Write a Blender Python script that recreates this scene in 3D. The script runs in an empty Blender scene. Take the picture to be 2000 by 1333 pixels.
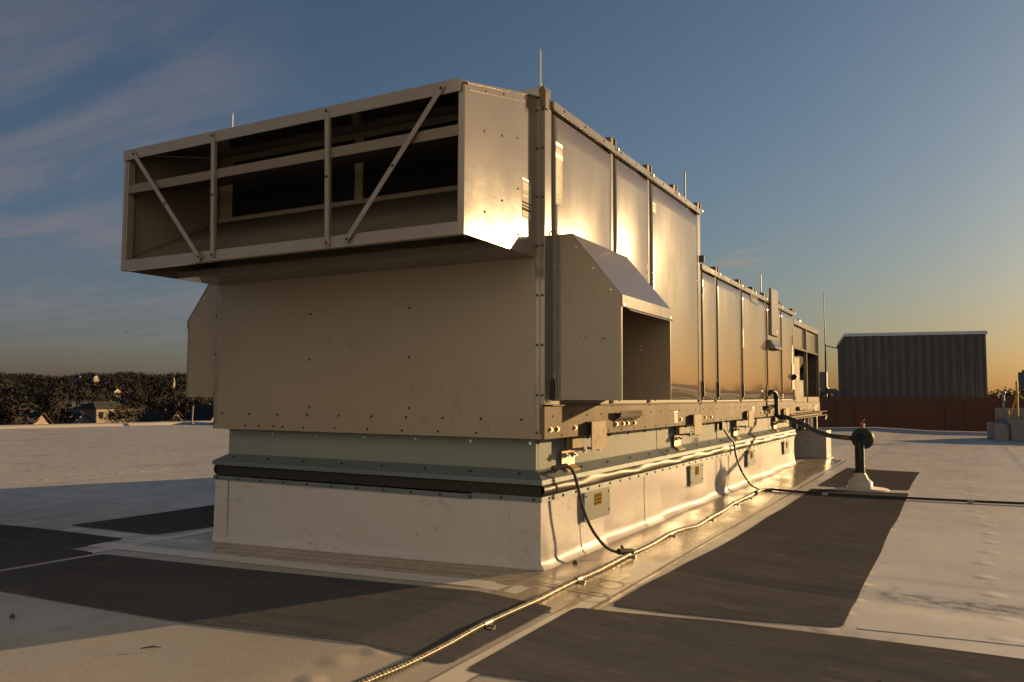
import bpy, math, random
from mathutils import Vector, Matrix, Euler
R = math.radians
rnd = random.Random(7)
scene = bpy.context.scene
col = scene.collection

# ------------------------------------------------------------------ camera
CAM = Vector((2.749, -5.4816, 1.3))
YAW, PITCH, ROLL = R(-28.7044), R(3.843), R(0.2563)
fw = Vector((math.sin(YAW)*math.cos(PITCH), math.cos(YAW)*math.cos(PITCH), math.sin(PITCH)))
rt = Vector((math.cos(YAW), -math.sin(YAW), 0)); up = rt.cross(fw)
rt, up = rt*math.cos(ROLL)+up*math.sin(ROLL), up*math.cos(ROLL)-rt*math.sin(ROLL)
cd = bpy.data.cameras.new('camera'); cam = bpy.data.objects.new('camera', cd); col.objects.link(cam)
M4 = Matrix.Identity(4)
for i in range(3):
    M4[i][0], M4[i][1], M4[i][2], M4[i][3] = rt[i], up[i], -fw[i], CAM[i]
cam.matrix_world = M4
cd.sensor_width = 36; cd.lens = 1575.07/2000*36; cd.clip_start = .05; cd.clip_end = 30000
scene.camera = cam

# ------------------------------------------------------------------ light
SUN_AZ, SUN_EL = R(29.5), R(9.0)          # azimuth from +Y towards +X
sd = Vector((math.sin(SUN_AZ)*math.cos(SUN_EL), math.cos(SUN_AZ)*math.cos(SUN_EL), math.sin(SUN_EL)))
sl = bpy.data.lights.new('sun', 'SUN'); sl.energy = 5.0; sl.angle = R(0.5); sl.color = (1, .64, .285)
so = bpy.data.objects.new('sun', sl); col.objects.link(so)
so.rotation_euler = (-sd).to_track_quat('-Z', 'Y').to_euler()
vs = scene.view_settings
vs.view_transform = 'Standard'; vs.look = 'None'; vs.gamma = 1; vs.use_curve_mapping = False; vs.exposure = 1.25

wld = bpy.data.worlds.new('World'); scene.world = wld; wld.use_nodes = True
nt = wld.node_tree; N = nt.nodes; L = nt.links; N.clear()
def wn(t, **k):
    n = N.new(t)
    for a, b in k.items(): setattr(n, a, b)
    return n
def wm(op, a, b=None, c=None, clamp=False):
    n = N.new('ShaderNodeMath'); n.operation = op; n.use_clamp = clamp
    for i, v in enumerate((a, b, c)):
        if v is None: continue
        if isinstance(v, (int, float)): n.inputs[i].default_value = v
        else: L.new(v, n.inputs[i])
    return n.outputs[0]
def wmix(f, a, b, blend='MIX'):
    n = N.new('ShaderNodeMix'); n.data_type = 'RGBA'; n.blend_type = blend
    for s, v in ((n.inputs[0], f), (n.inputs[6], a), (n.inputs[7], b)):
        if isinstance(v, (int, float)): s.default_value = v
        elif isinstance(v, tuple): s.default_value = (*v, 1)
        else: L.new(v, s)
    return n.outputs[2]
def wramp(v, a, b):
    n = N.new('ShaderNodeMapRange'); n.interpolation_type = 'SMOOTHSTEP'; n.inputs[1].default_value = a; n.inputs[2].default_value = b; L.new(v, n.inputs[0]); return n.outputs[0]
sky = wn('ShaderNodeTexSky', sky_type='NISHITA', sun_disc=False, sun_elevation=SUN_EL, sun_rotation=SUN_AZ)
sky.air_density = 1.0; sky.dust_density = 1.2; sky.ozone_density = 2.0
tc = wn('ShaderNodeTexCoord'); sp = wn('ShaderNodeSeparateXYZ'); L.new(tc.outputs['Generated'], sp.inputs[0])
X, Y, Z = sp.outputs
skycol = sky.outputs[0]
# warm dust low over the horizon on the sun's side, mauve on the other
hd = wm('SQRT', wm('ADD', wm('MULTIPLY', X, X), wm('MULTIPLY', Y, Y)))
cs = wm('DIVIDE', wm('ADD', wm('MULTIPLY', X, math.sin(SUN_AZ)), wm('MULTIPLY', Y, math.cos(SUN_AZ))), hd)
sunside = wm('MULTIPLY_ADD', cs, .5, .5, clamp=True)
elev = wm('MAXIMUM', Z, 0)
low = wm('POWER', 2.718, wm('MULTIPLY', elev, -6.0))
skycol = wmix(wm('MULTIPLY', low, wm('POWER', sunside, 3.0)), skycol, (.74, .50, .28), 'MULTIPLY')
low2 = wm('POWER', 2.718, wm('MULTIPLY', elev, -14.0))
skycol = wmix(wm('MULTIPLY', low2, wm('POWER', sunside, 6.0)), skycol, (.64, .55, .48), 'MULTIPLY')
antisun = wm('SUBTRACT', 1.0, wramp(sunside, .35, .85))
skycol = wmix(wm('MULTIPLY', low, antisun), skycol, (1.08, .76, 1.0), 'MULTIPLY')
skycol = wmix(1.0, skycol, (.55, .61, .67), 'MULTIPLY')
SKYMIX = skycol
# clouds
zz = wm('ADD', elev, .06)
cv = wn('ShaderNodeCombineXYZ'); L.new(wm('DIVIDE', X, zz), cv.inputs[0]); L.new(wm('DIVIDE', Y, zz), cv.inputs[1])
mp = wn('ShaderNodeMapping'); mp.inputs['Rotation'].default_value = (0, 0, R(35)); mp.inputs['Scale'].default_value = (.55, 1.7, 1)
L.new(cv.outputs[0], mp.inputs[0])
n1 = wn('ShaderNodeTexNoise'); n1.inputs['Scale'].default_value = 1.1; n1.inputs['Detail'].default_value = 9; n1.inputs['Roughness'].default_value = .62; n1.inputs['Distortion'].default_value = .7
L.new(mp.outputs[0], n1.inputs['Vector'])
az = wm('ARCTAN2', X, Y)
left = wm('SUBTRACT', 1.0, wramp(az, R(-53), R(-39)))
veil = wm('MULTIPLY', wm('MULTIPLY', wramp(n1.outputs[0], .38, .70), left), wm('MULTIPLY', wramp(elev, .02, .10), wm('SUBTRACT', 1.0, wramp(elev, .26, .52))))
skycol = wmix(wm('MULTIPLY', veil, .60), skycol, (1.85, 1.62, 1.78))
# one small wisp above the unit
def gauss(v, c, w):
    d = wm('DIVIDE', wm('SUBTRACT', v, c), w); return wm('POWER', 2.718, wm('MULTIPLY', wm('MULTIPLY', d, d), -1))
el_ = wm('SUBTRACT', elev, wm('MULTIPLY_ADD', wm('SUBTRACT', az, R(-12.0)), .30, .166))
mp2 = wn('ShaderNodeMapping'); mp2.inputs['Rotation'].default_value = (0, 0, R(-14)); mp2.inputs['Scale'].default_value = (9, 60, 1)
cv2 = wn('ShaderNodeCombineXYZ'); L.new(az, cv2.inputs[0]); L.new(elev, cv2.inputs[1]); L.new(cv2.outputs[0], mp2.inputs[0])
n2 = wn('ShaderNodeTexNoise'); n2.inputs['Scale'].default_value = 1.6; n2.inputs['Detail'].default_value = 7; L.new(mp2.outputs[0], n2.inputs['Vector'])
wisp = wm('MULTIPLY', wm('MULTIPLY', gauss(az, R(-12.3), R(2.6)), gauss(el_, 0.0, .017)), wramp(n2.outputs[0], .42, .66))
skycol = wmix(wm('MULTIPLY', wisp, .55), skycol, (3.0, 2.5, 1.9))
hs_ = wn('ShaderNodeHueSaturation'); hs_.inputs['Saturation'].default_value = .97; L.new(skycol, hs_.inputs['Color']); skycol = hs_.outputs[0]
bg = wn('ShaderNodeBackground'); bg.inputs[1].default_value = .05; L.new(skycol, bg.inputs[0])
ow = wn('ShaderNodeOutputWorld'); L.new(bg.outputs[0], ow.inputs[0])

# ------------------------------------------------------------------ materials
def material(name, base, rough=.5, metal=0, noise=0, nscale=6, bump=0, bscale=40, spec=.5, dirt=None, dscale=2, stretch=(1, 1, 1), scuff=None, rvar=0):
    m = bpy.data.materials.new(name); m.use_nodes = True
    t = m.node_tree; b = t.nodes['Principled BSDF']
    b.inputs['Roughness'].default_value = rough; b.inputs['Metallic'].default_value = metal
    b.inputs['Specular IOR Level'].default_value = spec; b.inputs['Base Color'].default_value = (*base, 1)
    co = t.nodes.new('ShaderNodeTexCoord'); mpn = t.nodes.new('ShaderNodeMapping'); mpn.inputs['Scale'].default_value = stretch
    t.links.new(co.outputs['Object'], mpn.inputs[0])
    def ns(s, d=5):
        n = t.nodes.new('ShaderNodeTexNoise'); n.inputs['Scale'].default_value = s; n.inputs['Detail'].default_value = d
        t.links.new(mpn.outputs[0], n.inputs['Vector']); return n.outputs[0]
    c = None
    if noise or dirt:
        mx = t.nodes.new('ShaderNodeMix'); mx.data_type = 'RGBA'
        t.links.new(ns(nscale), mx.inputs[0])
        mx.inputs[6].default_value = (*[v*(1-noise) for v in base], 1); mx.inputs[7].default_value = (*[min(1, v*(1+noise)) for v in base], 1)
        c = mx.outputs[2]
        if dirt:
            rm = t.nodes.new('ShaderNodeMapRange'); rm.inputs[1].default_value = .52; rm.inputs[2].default_value = .78; rm.inputs[4].default_value = dirt[1]
            t.links.new(ns(dscale, 8), rm.inputs[0])
            m2 = t.nodes.new('ShaderNodeMix'); m2.data_type = 'RGBA'; t.links.new(rm.outputs[0], m2.inputs[0]); t.links.new(c, m2.inputs[6]); m2.inputs[7].default_value = (*dirt[0], 1)
            c = m2.outputs[2]
        if scuff:
            mq = t.nodes.new('ShaderNodeMapping'); mq.inputs['Scale'].default_value = scuff[2]; t.links.new(co.outputs['Object'], mq.inputs[0])
            na = t.nodes.new('ShaderNodeTexNoise'); na.inputs['Scale'].default_value = 9; na.inputs['Detail'].default_value = 9; na.inputs['Roughness'].default_value = .72; t.links.new(mq.outputs[0], na.inputs['Vector'])
            r1 = t.nodes.new('ShaderNodeMapRange'); r1.inputs[1].default_value = .56; r1.inputs[2].default_value = .63; t.links.new(na.outputs[0], r1.inputs[0])
            r2 = t.nodes.new('ShaderNodeMapRange'); r2.inputs[1].default_value = .42; r2.inputs[2].default_value = .58; t.links.new(ns(1.1, 3), r2.inputs[0])
            mm_ = t.nodes.new('ShaderNodeMath'); mm_.operation = 'MULTIPLY'; t.links.new(r1.outputs[0], mm_.inputs[0]); t.links.new(r2.outputs[0], mm_.inputs[1])
            m3_ = t.nodes.new('ShaderNodeMath'); m3_.operation = 'MULTIPLY'; m3_.inputs[1].default_value = scuff[1]; t.links.new(mm_.outputs[0], m3_.inputs[0])
            m4_ = t.nodes.new('ShaderNodeMix'); m4_.data_type = 'RGBA'; t.links.new(m3_.outputs[0], m4_.inputs[0]); t.links.new(c, m4_.inputs[6]); m4_.inputs[7].default_value = (*scuff[0], 1); c = m4_.outputs[2]
        t.links.new(c, b.inputs['Base Color'])
    if rvar:
        rm = t.nodes.new('ShaderNodeMapRange'); rm.inputs[1].default_value = .3; rm.inputs[2].default_value = .7
        rm.inputs[3].default_value = rough-rvar; rm.inputs[4].default_value = rough+rvar
        t.links.new(ns(nscale*.7), rm.inputs[0]); t.links.new(rm.outputs[0], b.inputs['Roughness'])
    if bump:
        bp = t.nodes.new('ShaderNodeBump'); bp.inputs['Strength'].default_value = 1; bp.inputs['Distance'].default_value = bump
        t.links.new(ns(bscale, 4), bp.inputs['Height']); t.links.new(bp.outputs[0], b.inputs['Normal'])
    return m
TAN = (.108, .090, .073)
Mt = {}
Mt['paint'] = material('tan_paint', TAN, .115, 0, .05, 3, .0012, 3.5, spec=.6, dirt=((.085, .068, .052), .45), dscale=2.2, rvar=.02)
Mt['door'] = material('tan_door_paint', TAN, .095, 0, .04, 3, .0002, 4, spec=.62, dirt=((.085, .07, .055), .4), dscale=1.5, stretch=(1, 1, .35), rvar=.02)
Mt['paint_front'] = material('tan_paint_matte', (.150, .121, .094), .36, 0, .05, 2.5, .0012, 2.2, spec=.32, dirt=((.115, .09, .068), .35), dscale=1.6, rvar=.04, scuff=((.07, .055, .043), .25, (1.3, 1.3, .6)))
Mt['paint_in'] = material('tan_paint_shaded', (.07, .058, .048), .55, 0, .08, 4, spec=.2, dirt=((.05, .042, .034), .5), dscale=3)  # same tan, darkened to paint in the shade inside hood and condenser
Mt['rail'] = material('tan_rail_paint', (.078, .060, .042), .55, 0, .10, 5, .0004, 30, spec=.03, stretch=(1, 1, .12), dirt=((.11, .085, .06), .35), dscale=9, rvar=.05)
Mt['galv'] = material('galvanized_steel', (.108, .119, .115), .5, .0, .10, 30, .0002, 60, spec=.05, rvar=.06, stretch=(1, 1, .5))
Mt['cap'] = material('galvanized_flange', (.08, .097, .106), .46, .3, .10, 30, .0002, 60, spec=.1)
Mt['plate'] = material('mill_steel_plate', (.20, .16, .105), .6, 0, .22, 12, .0004, 40, spec=.05, dirt=((.09, .06, .035), .8), dscale=9)
Mt['brass'] = material('yellow_zinc', (.26, .185, .085), .42, .6, .12, 20, .0003, 50)
Mt['screw'] = material('dark_screw', (.02, .018, .016), .6, .0, spec=.1)
Mt['bolt'] = material('zinc_bolt', (.42, .44, .46), .35, .9)
Mt['rubber'] = material('black_rubber', (.014, .012, .010), .5, 0, .2, 6, .002, 7, spec=.14)
Mt['flash'] = material('white_membrane_flashing', (.25, .236, .243), .42, 0, .05, 3, .004, 3.2, spec=.08, dirt=((.22, .195, .175), .5), dscale=3.3, stretch=(1, 1, .8), rvar=.06, scuff=((.13, .11, .10), .7, (.7, .7, 1.6)))
Mt['dark'] = material('shadow_gap', (.02, .018, .016), .7)
Mt['filter'] = material('black_filter_media', (.007, .007, .007), .8, 0, .4, 30, .004, 40, spec=.1)
Mt['black'] = material('black_plastic', (.018, .018, .019), .5, spec=.12)
Mt['hose'] = material('grey_hose', (.04, .04, .045), .45, .0, .1, 8, spec=.25)
Mt['pipe'] = material('dark_green_pipe_paint', (.015, .019, .019), .45, .0, .15, 9, .0006, 30, spec=.12)
Mt['boot'] = material('white_boot', (.33, .30, .27), .5, 0, .08, 8, .001, 20, dirt=((.3, .26, .22), .5), dscale=8)
Mt['alu'] = material('braided_aluminium', (.155, .142, .122), .48, .85, .1, 60)
Mt['copper'] = material('shaded_braid', (.04, .034, .03), .7, 0, .25, 60, spec=.05)  # dark tone stands in for shade in braid gaps and on the backlit cable
Mt['rod'] = material('aluminium_rod', (.20, .20, .20), .5, .5)
Mt['label'] = material('label_white', (.24, .22, .19), .7, 0, .04, 20, spec=.1)
Mt['ink'] = material('label_ink', (.05, .04, .035), .7, spec=.0)
Mt['inkl'] = material('label_print_grey', (.20, .17, .15), .6)
Mt['blue'] = material('label_blue', (.06, .10, .28), .5)
Mt['red'] = material('label_red', (.42, .14, .10), .5)
Mt['yellow'] = material('label_yellow', (.13, .09, .005), .7, spec=.0)
Mt['yelpaint'] = material('yellow_rail_paint', (.45, .28, .03), .5, 0, .1, 9)
Mt['badge'] = material('badge_blue_grey', (.14, .17, .18), .6, 0, spec=.0)
Mt['badge2'] = material('badge_pale', (.22, .27, .30), .6, 0, spec=.0)
Mt['redvalve'] = material('red_oxide_paint', (.24, .05, .03), .5)
Mt['brown'] = material('brown_fibre_panel', (.135, .042, .013), .6, 0, .25, 5, 0, 40, stretch=(3, 3, .3))
Mt['ribbed'] = material('grey_ribbed_steel', (.095, .086, .074), .5, .1, .08, 2, stretch=(2, 2, .4))
Mt['fascia'] = material('pale_fascia', (.78, .78, .82), .5, 0, .06, 4)
Mt['white'] = material('white_curb_membrane', (.36, .34, .33), .5, 0, .06, 3)
Mt['motor'] = material('blue_grey_casing', (.06, .07, .085), .6, spec=.05)
Mt['bark'] = material('bark', (.009, .007, .006), .9, 0, .3, 3)
Mt['twig'] = material('bare_twigs', (.008, .0052, .0038), .9, 0, .35, .4)
Mt['twig2'] = material('reddish_bare_twigs', (.011, .0068, .0045), .9, 0, .35, .4)
Mt['ever'] = material('evergreen_needles', (.008, .009, .006), .9, 0, .3, .5)
Mt['wood'] = material('distant_wood', (.0055, .004, .0036), .95, 0, .4, .02)
Mt['wood2'] = material('hazy_wood', (.030, .026, .028), .95, 0, .3, .02)  # paler tone, distance haze mixed into the colour
Mt['soil'] = material('winter_ground', (.012, .01, .008), .95, 0, .3, .03)
Mt['house1'] = material('tan_siding', (.22, .175, .12), .7, 0, .12, .8)
Mt['house2'] = material('cream_siding', (.27, .235, .18), .7, 0, .1, .8)
Mt['house3'] = material('grey_siding', (.25, .23, .20), .7, 0, .1, .8)
Mt['roofing'] = material('asphalt_shingles', (.03, .024, .02), .85, 0, .2, 2)
Mt['bluebox'] = material('blue_grey_cladding', (.18, .22, .30), .5)
Mt['win'] = material('window_glass', (.015, .018, .022), .12)
Mt['debris'] = material('dark_debris', (.02, .016, .012), .8)
Mt['bounce'] = material('reflector_blue', (.54, .68, .98), .8, 0, .04, 2)  # added reflector, bluish so the warm sun bounces back near neutral

def membrane():
    m = bpy.data.materials.new('roof_membrane'); m.use_nodes = True; t = m.node_tree; b = t.nodes['Principled BSDF']
    nd, lk = t.nodes, t.links
    co = nd.new('ShaderNodeTexCoord'); se = nd.new('ShaderNodeSeparateXYZ'); lk.new(co.outputs['Object'], se.inputs[0])
    def mt(op, a, bb=None, c=None, clamp=False):
        n = nd.new('ShaderNodeMath'); n.operation = op; n.use_clamp = clamp
        for i, v in enumerate((a, bb, c)):
            if v is None: continue
            if isinstance(v, (int, float)): n.inputs[i].default_value = v
            else: lk.new(v, n.inputs[i])
        return n.outputs[0]
    def ns(s, d=6, st=(1, 1, 1), rough=.55, rot=0):
        mpn = nd.new('ShaderNodeMapping'); mpn.inputs['Scale'].default_value = st; mpn.inputs['Rotation'].default_value = (0, 0, rot); lk.new(co.outputs['Object'], mpn.inputs[0])
        n = nd.new('ShaderNodeTexNoise'); n.inputs['Scale'].default_value = s; n.inputs['Detail'].default_value = d; n.inputs['Roughness'].default_value = rough
        lk.new(mpn.outputs[0], n.inputs['Vector']); return n.outputs[0]
    def mr(v, a, bb, c=0., d=1.):
        n = nd.new('ShaderNodeMapRange'); n.interpolation_type = 'SMOOTHSTEP'
        for i, q in enumerate((a, bb, c, d)): n.inputs[i+1].default_value = q
        lk.new(v, n.inputs[0]); return n.outputs[0]
    def mix(f, a, bb):
        n = nd.new('ShaderNodeMix'); n.data_type = 'RGBA'
        for s, v in ((n.inputs[0], f), (n.inputs[6], a), (n.inputs[7], bb)):
            if isinstance(v, (int, float)): s.default_value = v
            elif isinstance(v, tuple): s.default_value = (*v, 1)
            else: lk.new(v, s)
        return n.outputs[2]
    base = mix(ns(1.3, 7), (.36, .335, .31), (.46, .43, .40))
    base = mix(mt('MULTIPLY', mr(ns(.7, 9, rough=.7), .5, .72), .55), base, (.23, .205, .185))
    base = mix(mt('MULTIPLY', mr(ns(9, 8, (1, .35, 1), .75, .5), .54, .70), .6), base, (.11, .095, .08))
    base = mix(mt('MULTIPLY', mr(ns(48, 4), .60, .74), .6), base, (.08, .065, .05))
    # foot traffic dirt around the unit, a paler, cooler area on the right
    sx_, sy_ = se.outputs[0], se.outputs[1]
    traffic = mt('MULTIPLY', mt('SUBTRACT', 1., mr(mt('ADD', sy_, mt('MULTIPLY', ns(.5, 4), 2.)), .6, 3.4)), mt('SUBTRACT', 1., mr(sx_, 1.6, 2.3)))
    base = mix(mt('MULTIPLY', traffic, .78), base, (.205, .185, .165))
    pale_area = mt('MULTIPLY', mt('MULTIPLY', mr(sx_, 2.1, 2.2), mr(sy_, -.6, .2)), mt('SUBTRACT', 1., mr(mt('ADD', sy_, mt('MULTIPLY', ns(.45, 4), 3.)), 5., 7.6)))
    base = mix(mt('MULTIPLY', pale_area, .4), base, (.38, .385, .41))
    # dirty drainage line
    wob = ns(1.7, 5)
    dl = mt('SUBTRACT', se.outputs[1], mt('ADD', mt('MULTIPLY', wob, .5), .68))
    near = mt('MULTIPLY', mr(se.outputs[0], 2.15, 2.3), mt('SUBTRACT', 1., mr(se.outputs[0], 3.0, 4.2)))
    drt = mt('MULTIPLY', mt('MULTIPLY', mt('SUBTRACT', 1., mr(mt('ABSOLUTE', dl), .03, .22)), near), mr(ns(7, 9, (1, 1.6, 1), .7), .42, .60))
    base = mix(mt('MULTIPLY', drt, .7), base, (.06, .045, .032))
    for v_, p_, o2 in ((mt('ADD', se.outputs[0], mt('MULTIPLY', ns(.8, 2), .06)), 2.87, .35), (mt('ADD', se.outputs[1], mt('MULTIPLY', ns(.6, 2), .06)), 9.1, 3.0)):
        a_ = mt('ABSOLUTE', mt('SUBTRACT', mt('MODULO', mt('ADD', v_, 1000*p_+o2), p_), p_/2))
        base = mix(mt('MULTIPLY', mt('SUBTRACT', 1., mr(a_, .004, .014)), .55), base, (.13, .115, .10))
        base = mix(mt('MULTIPLY', mt('SUBTRACT', 1., mr(a_, .05, .16)), mt('MULTIPLY', ns(2.6, 6), .35)), base, (.20, .18, .155))
    lk.new(base, b.inputs['Base Color']); b.inputs['Specular IOR Level'].default_value = .12
    lk.new(mr(ns(2.2, 6), .3, .7, .30, .46), b.inputs['Roughness'])
    # fastener plates: rows of shallow domes
    wx = mt('ADD', se.outputs[0], mt('MULTIPLY', ns(.35, 2), .5)); wy = se.outputs[1]
    def dome(v1, p1, v2, p2, rr, off1=0., off2=0.):
        ax = mt('SUBTRACT', mt('MODULO', mt('ADD', v1, 1000*p1+off1), p1), p1/2)
        ay = mt('SUBTRACT', mt('MODULO', mt('ADD', v2, 1000*p2+off2), p2), p2/2)
        d = mt('SQRT', mt('ADD', mt('MULTIPLY', ax, ax), mt('MULTIPLY', ay, ay)))
        return mt('SUBTRACT', 1., mr(d, .0, rr))
    h = mt('ADD', dome(wx, 1.9, wy, .47, .10, .55), mt('MULTIPLY', dome(wx, 2.87, wy, .61, .12, 1.1, .2), .8))
    h2 = mt('ADD', mt('MULTIPLY', h, .009), mt('MULTIPLY', ns(4, 4), .003))
    h2 = mt('ADD', h2, mt('MULTIPLY', ns(60, 3), .0010))
    bp = nd.new('ShaderNodeBump'); bp.inputs['Strength'].default_value = 1; bp.inputs['Distance'].default_value = 1; lk.new(h2, bp.inputs['Height'])
    lk.new(bp.outputs[0], b.inputs['Normal'])
    return m
Mt['roof'] = membrane()
Mt['seam'] = material('membrane_lap', (.40, .37, .335), .36, 0, .06, 5, .003, 6)
Mt['strip'] = material('glossy_membrane_strip', (.215, .175, .12), .22, 0, .15, 3, .006, 4.5, spec=.6, dirt=((.12, .09, .055), .8), dscale=3.5, stretch=(1.6, .7, 1), rvar=.12)
Mt['mat'] = material('faded_mat', (.20, .18, .165), .8, 0, .1, 3, spec=.0)
Mt['white2'] = material('darker_white', (.20, .185, .18), .6, 0, .08, 3)  # darker tone of the white for the hatch and vent pipe
Mt['sealant'] = material('seam_sealant', (.12, .10, .09), .5)
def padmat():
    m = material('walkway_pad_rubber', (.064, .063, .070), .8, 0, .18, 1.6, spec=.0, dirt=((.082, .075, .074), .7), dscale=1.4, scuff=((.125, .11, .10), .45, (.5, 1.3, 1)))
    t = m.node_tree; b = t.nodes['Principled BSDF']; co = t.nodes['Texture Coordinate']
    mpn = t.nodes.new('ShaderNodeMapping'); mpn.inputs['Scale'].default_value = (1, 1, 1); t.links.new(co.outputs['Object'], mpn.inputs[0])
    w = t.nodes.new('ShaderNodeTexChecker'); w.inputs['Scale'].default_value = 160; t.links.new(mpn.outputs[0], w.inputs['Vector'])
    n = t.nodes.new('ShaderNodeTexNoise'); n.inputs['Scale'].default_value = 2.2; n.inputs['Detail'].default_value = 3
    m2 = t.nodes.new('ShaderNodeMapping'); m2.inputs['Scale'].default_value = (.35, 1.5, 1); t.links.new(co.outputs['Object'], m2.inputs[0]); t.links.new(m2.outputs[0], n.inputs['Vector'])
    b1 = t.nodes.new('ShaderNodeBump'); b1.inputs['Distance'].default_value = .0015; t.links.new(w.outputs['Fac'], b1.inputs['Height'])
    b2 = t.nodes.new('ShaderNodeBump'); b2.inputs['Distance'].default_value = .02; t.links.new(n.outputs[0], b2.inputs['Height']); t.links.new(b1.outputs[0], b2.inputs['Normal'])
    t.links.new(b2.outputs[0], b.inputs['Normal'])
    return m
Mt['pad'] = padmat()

# ------------------------------------------------------------------ mesh helpers
class MB:
    def __init__(s): s.v = []; s.f = []; s.m = []; s.sm = []; s.n = None
    def tri(s, p, nrm, mi=0):        # leaf clump face turned to its crown's outside
        a, b, c = [Vector(q) for q in p]
        if (b-a).cross(c-a).dot(nrm) < 0: b, c = c, b
        if s.n is None: s.n = []
        s.n += [tuple(nrm)]*3; o = len(s.v); s.v += [tuple(a), tuple(b), tuple(c)]; s.f.append((o, o+1, o+2)); s.m.append(mi); s.sm.append(True)
    def add(s, vs_, fs, mi=0, smooth=False):
        o = len(s.v); s.v += [tuple(p) for p in vs_]
        for f in fs: s.f.append(tuple(i+o for i in f)); s.m.append(mi); s.sm.append(smooth)
        return s
    def box(s, x0, x1, y0, y1, z0, z1, mi=0):
        return s.add([(x, y, z) for x in (x0, x1) for y in (y0, y1) for z in (z0, z1)],
                     [(0, 1, 3, 2), (4, 6, 7, 5), (0, 4, 5, 1), (2, 3, 7, 6), (0, 2, 6, 4), (1, 5, 7, 3)], mi)
    def hull8(s, a, b, mi=0):      # two quads (4 pts each), same winding
        return s.add(list(a)+list(b), [(3, 2, 1, 0), (4, 5, 6, 7), (0, 1, 5, 4), (1, 2, 6, 5), (2, 3, 7, 6), (3, 0, 4, 7)], mi)
    def prism(s, poly, off, mi=0):
        n = len(poly); off = Vector(off); P = [Vector(p) for p in poly]
        return s.add(P+[p+off for p in P], [tuple(range(n-1, -1, -1)), tuple(range(n, 2*n))]+[(i, (i+1) % n, (i+1) % n+n, i+n) for i in range(n)], mi)
    def bar(s, p, q, w, h, upv=(0, 0, 1), mi=0):
        p, q = Vector(p), Vector(q); d = (q-p).normalized(); a = d.cross(Vector(upv)).normalized()*w/2; b = a.cross(d).normalized()*h/2
        return s.hull8([p-a-b, p+a-b, p+a+b, p-a+b], [q-a-b, q+a-b, q+a+b, q-a+b], mi)
    def tube(s, pts, r, n=8, mi=0, rf=None, cap=True):
        P = [Vector(p) for p in pts]; rings = []; a = None
        for i, p in enumerate(P):
            d = (P[min(i+1, len(P)-1)]-P[max(i-1, 0)]).normalized()
            if a is None:
                a = d.orthogonal().normalized()
            a = (a-d*a.dot(d)).normalized(); b = d.cross(a)
            rings.append([p+(a*math.cos(2*math.pi*k/n)+b*math.sin(2*math.pi*k/n))*(rf(i, k) if rf else (r[i] if isinstance(r, (list, tuple)) else r)) for k in range(n)])
        vsx = [v for rg in rings for v in rg]
        fs = [(i*n+k, i*n+(k+1) % n, (i+1)*n+(k+1) % n, (i+1)*n+k) for i in range(len(P)-1) for k in range(n)]
        s.add(vsx, fs, mi, True)
        if cap: s.add(rings[0], [tuple(range(n-1, -1, -1))], mi); s.add(rings[-1], [tuple(range(n))], mi)
        return s
    def cyl(s, p, q, r, n=12, mi=0): return s.tube([p, q], r, n, mi)
    def grid(s, fn, nu, nv, mi=0, smooth=True):
        return s.add([fn(i/nu, j/nv) for j in range(nv+1) for i in range(nu+1)],
                     [(j*(nu+1)+i, j*(nu+1)+i+1, (j+1)*(nu+1)+i+1, (j+1)*(nu+1)+i) for j in range(nv) for i in range(nu)], mi, smooth)
    def screw(s, p, nrm, r=.009, mi=1, n=6):
        p = Vector(p); nrm = Vector(nrm); return s.cyl(p-nrm*.002, p+nrm*r*.7, r, n, mi)
    def build(s, name, mats, parent=None, bevel=0, at=None):
        me = bpy.data.meshes.new(name); o = bpy.data.objects.new(name, me); col.objects.link(o)
        org = Vector((0, 0, 0))
        if parent is not None:
            org = parent['_o'] if '_o' in parent else Vector((0, 0, 0)); org = Vector(org); o.parent = parent
        if at is not None: org = Vector(at); o.location = org
        o['_o'] = tuple(org)
        me.from_pydata([tuple(Vector(v)-org) for v in s.v], [], s.f)
        for mm in (mats if isinstance(mats, (list, tuple)) else [mats]): me.materials.append(Mt[mm])
        me.polygons.foreach_set('material_index', s.m); me.polygons.foreach_set('use_smooth', s.sm)
        me.update()
        if s.n: me.normals_split_custom_set_from_vertices(s.n)
        if bevel:
            bv = o.modifiers.new('bevel', 'BEVEL'); bv.width = bevel; bv.segments = 2; bv.limit_method = 'ANGLE'; bv.angle_limit = R(50)
        return o
def tag(o, label, cat, group=None, kind=None):
    if label: o['label'] = label
    if cat: o['category'] = cat
    if group: o['group'] = group
    if kind: o['kind'] = kind
    return o
def thing(name, loc, label, cat, group=None):
    o = bpy.data.objects.new(name, None); col.objects.link(o); o.location = loc; o['_o'] = tuple(loc); o.empty_display_size = .1
    return tag(o, label, cat, group)
def sm(a, b, x):
    t = max(0, min(1, (x-a)/(b-a))); return t*t*(3-2*t)

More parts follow.
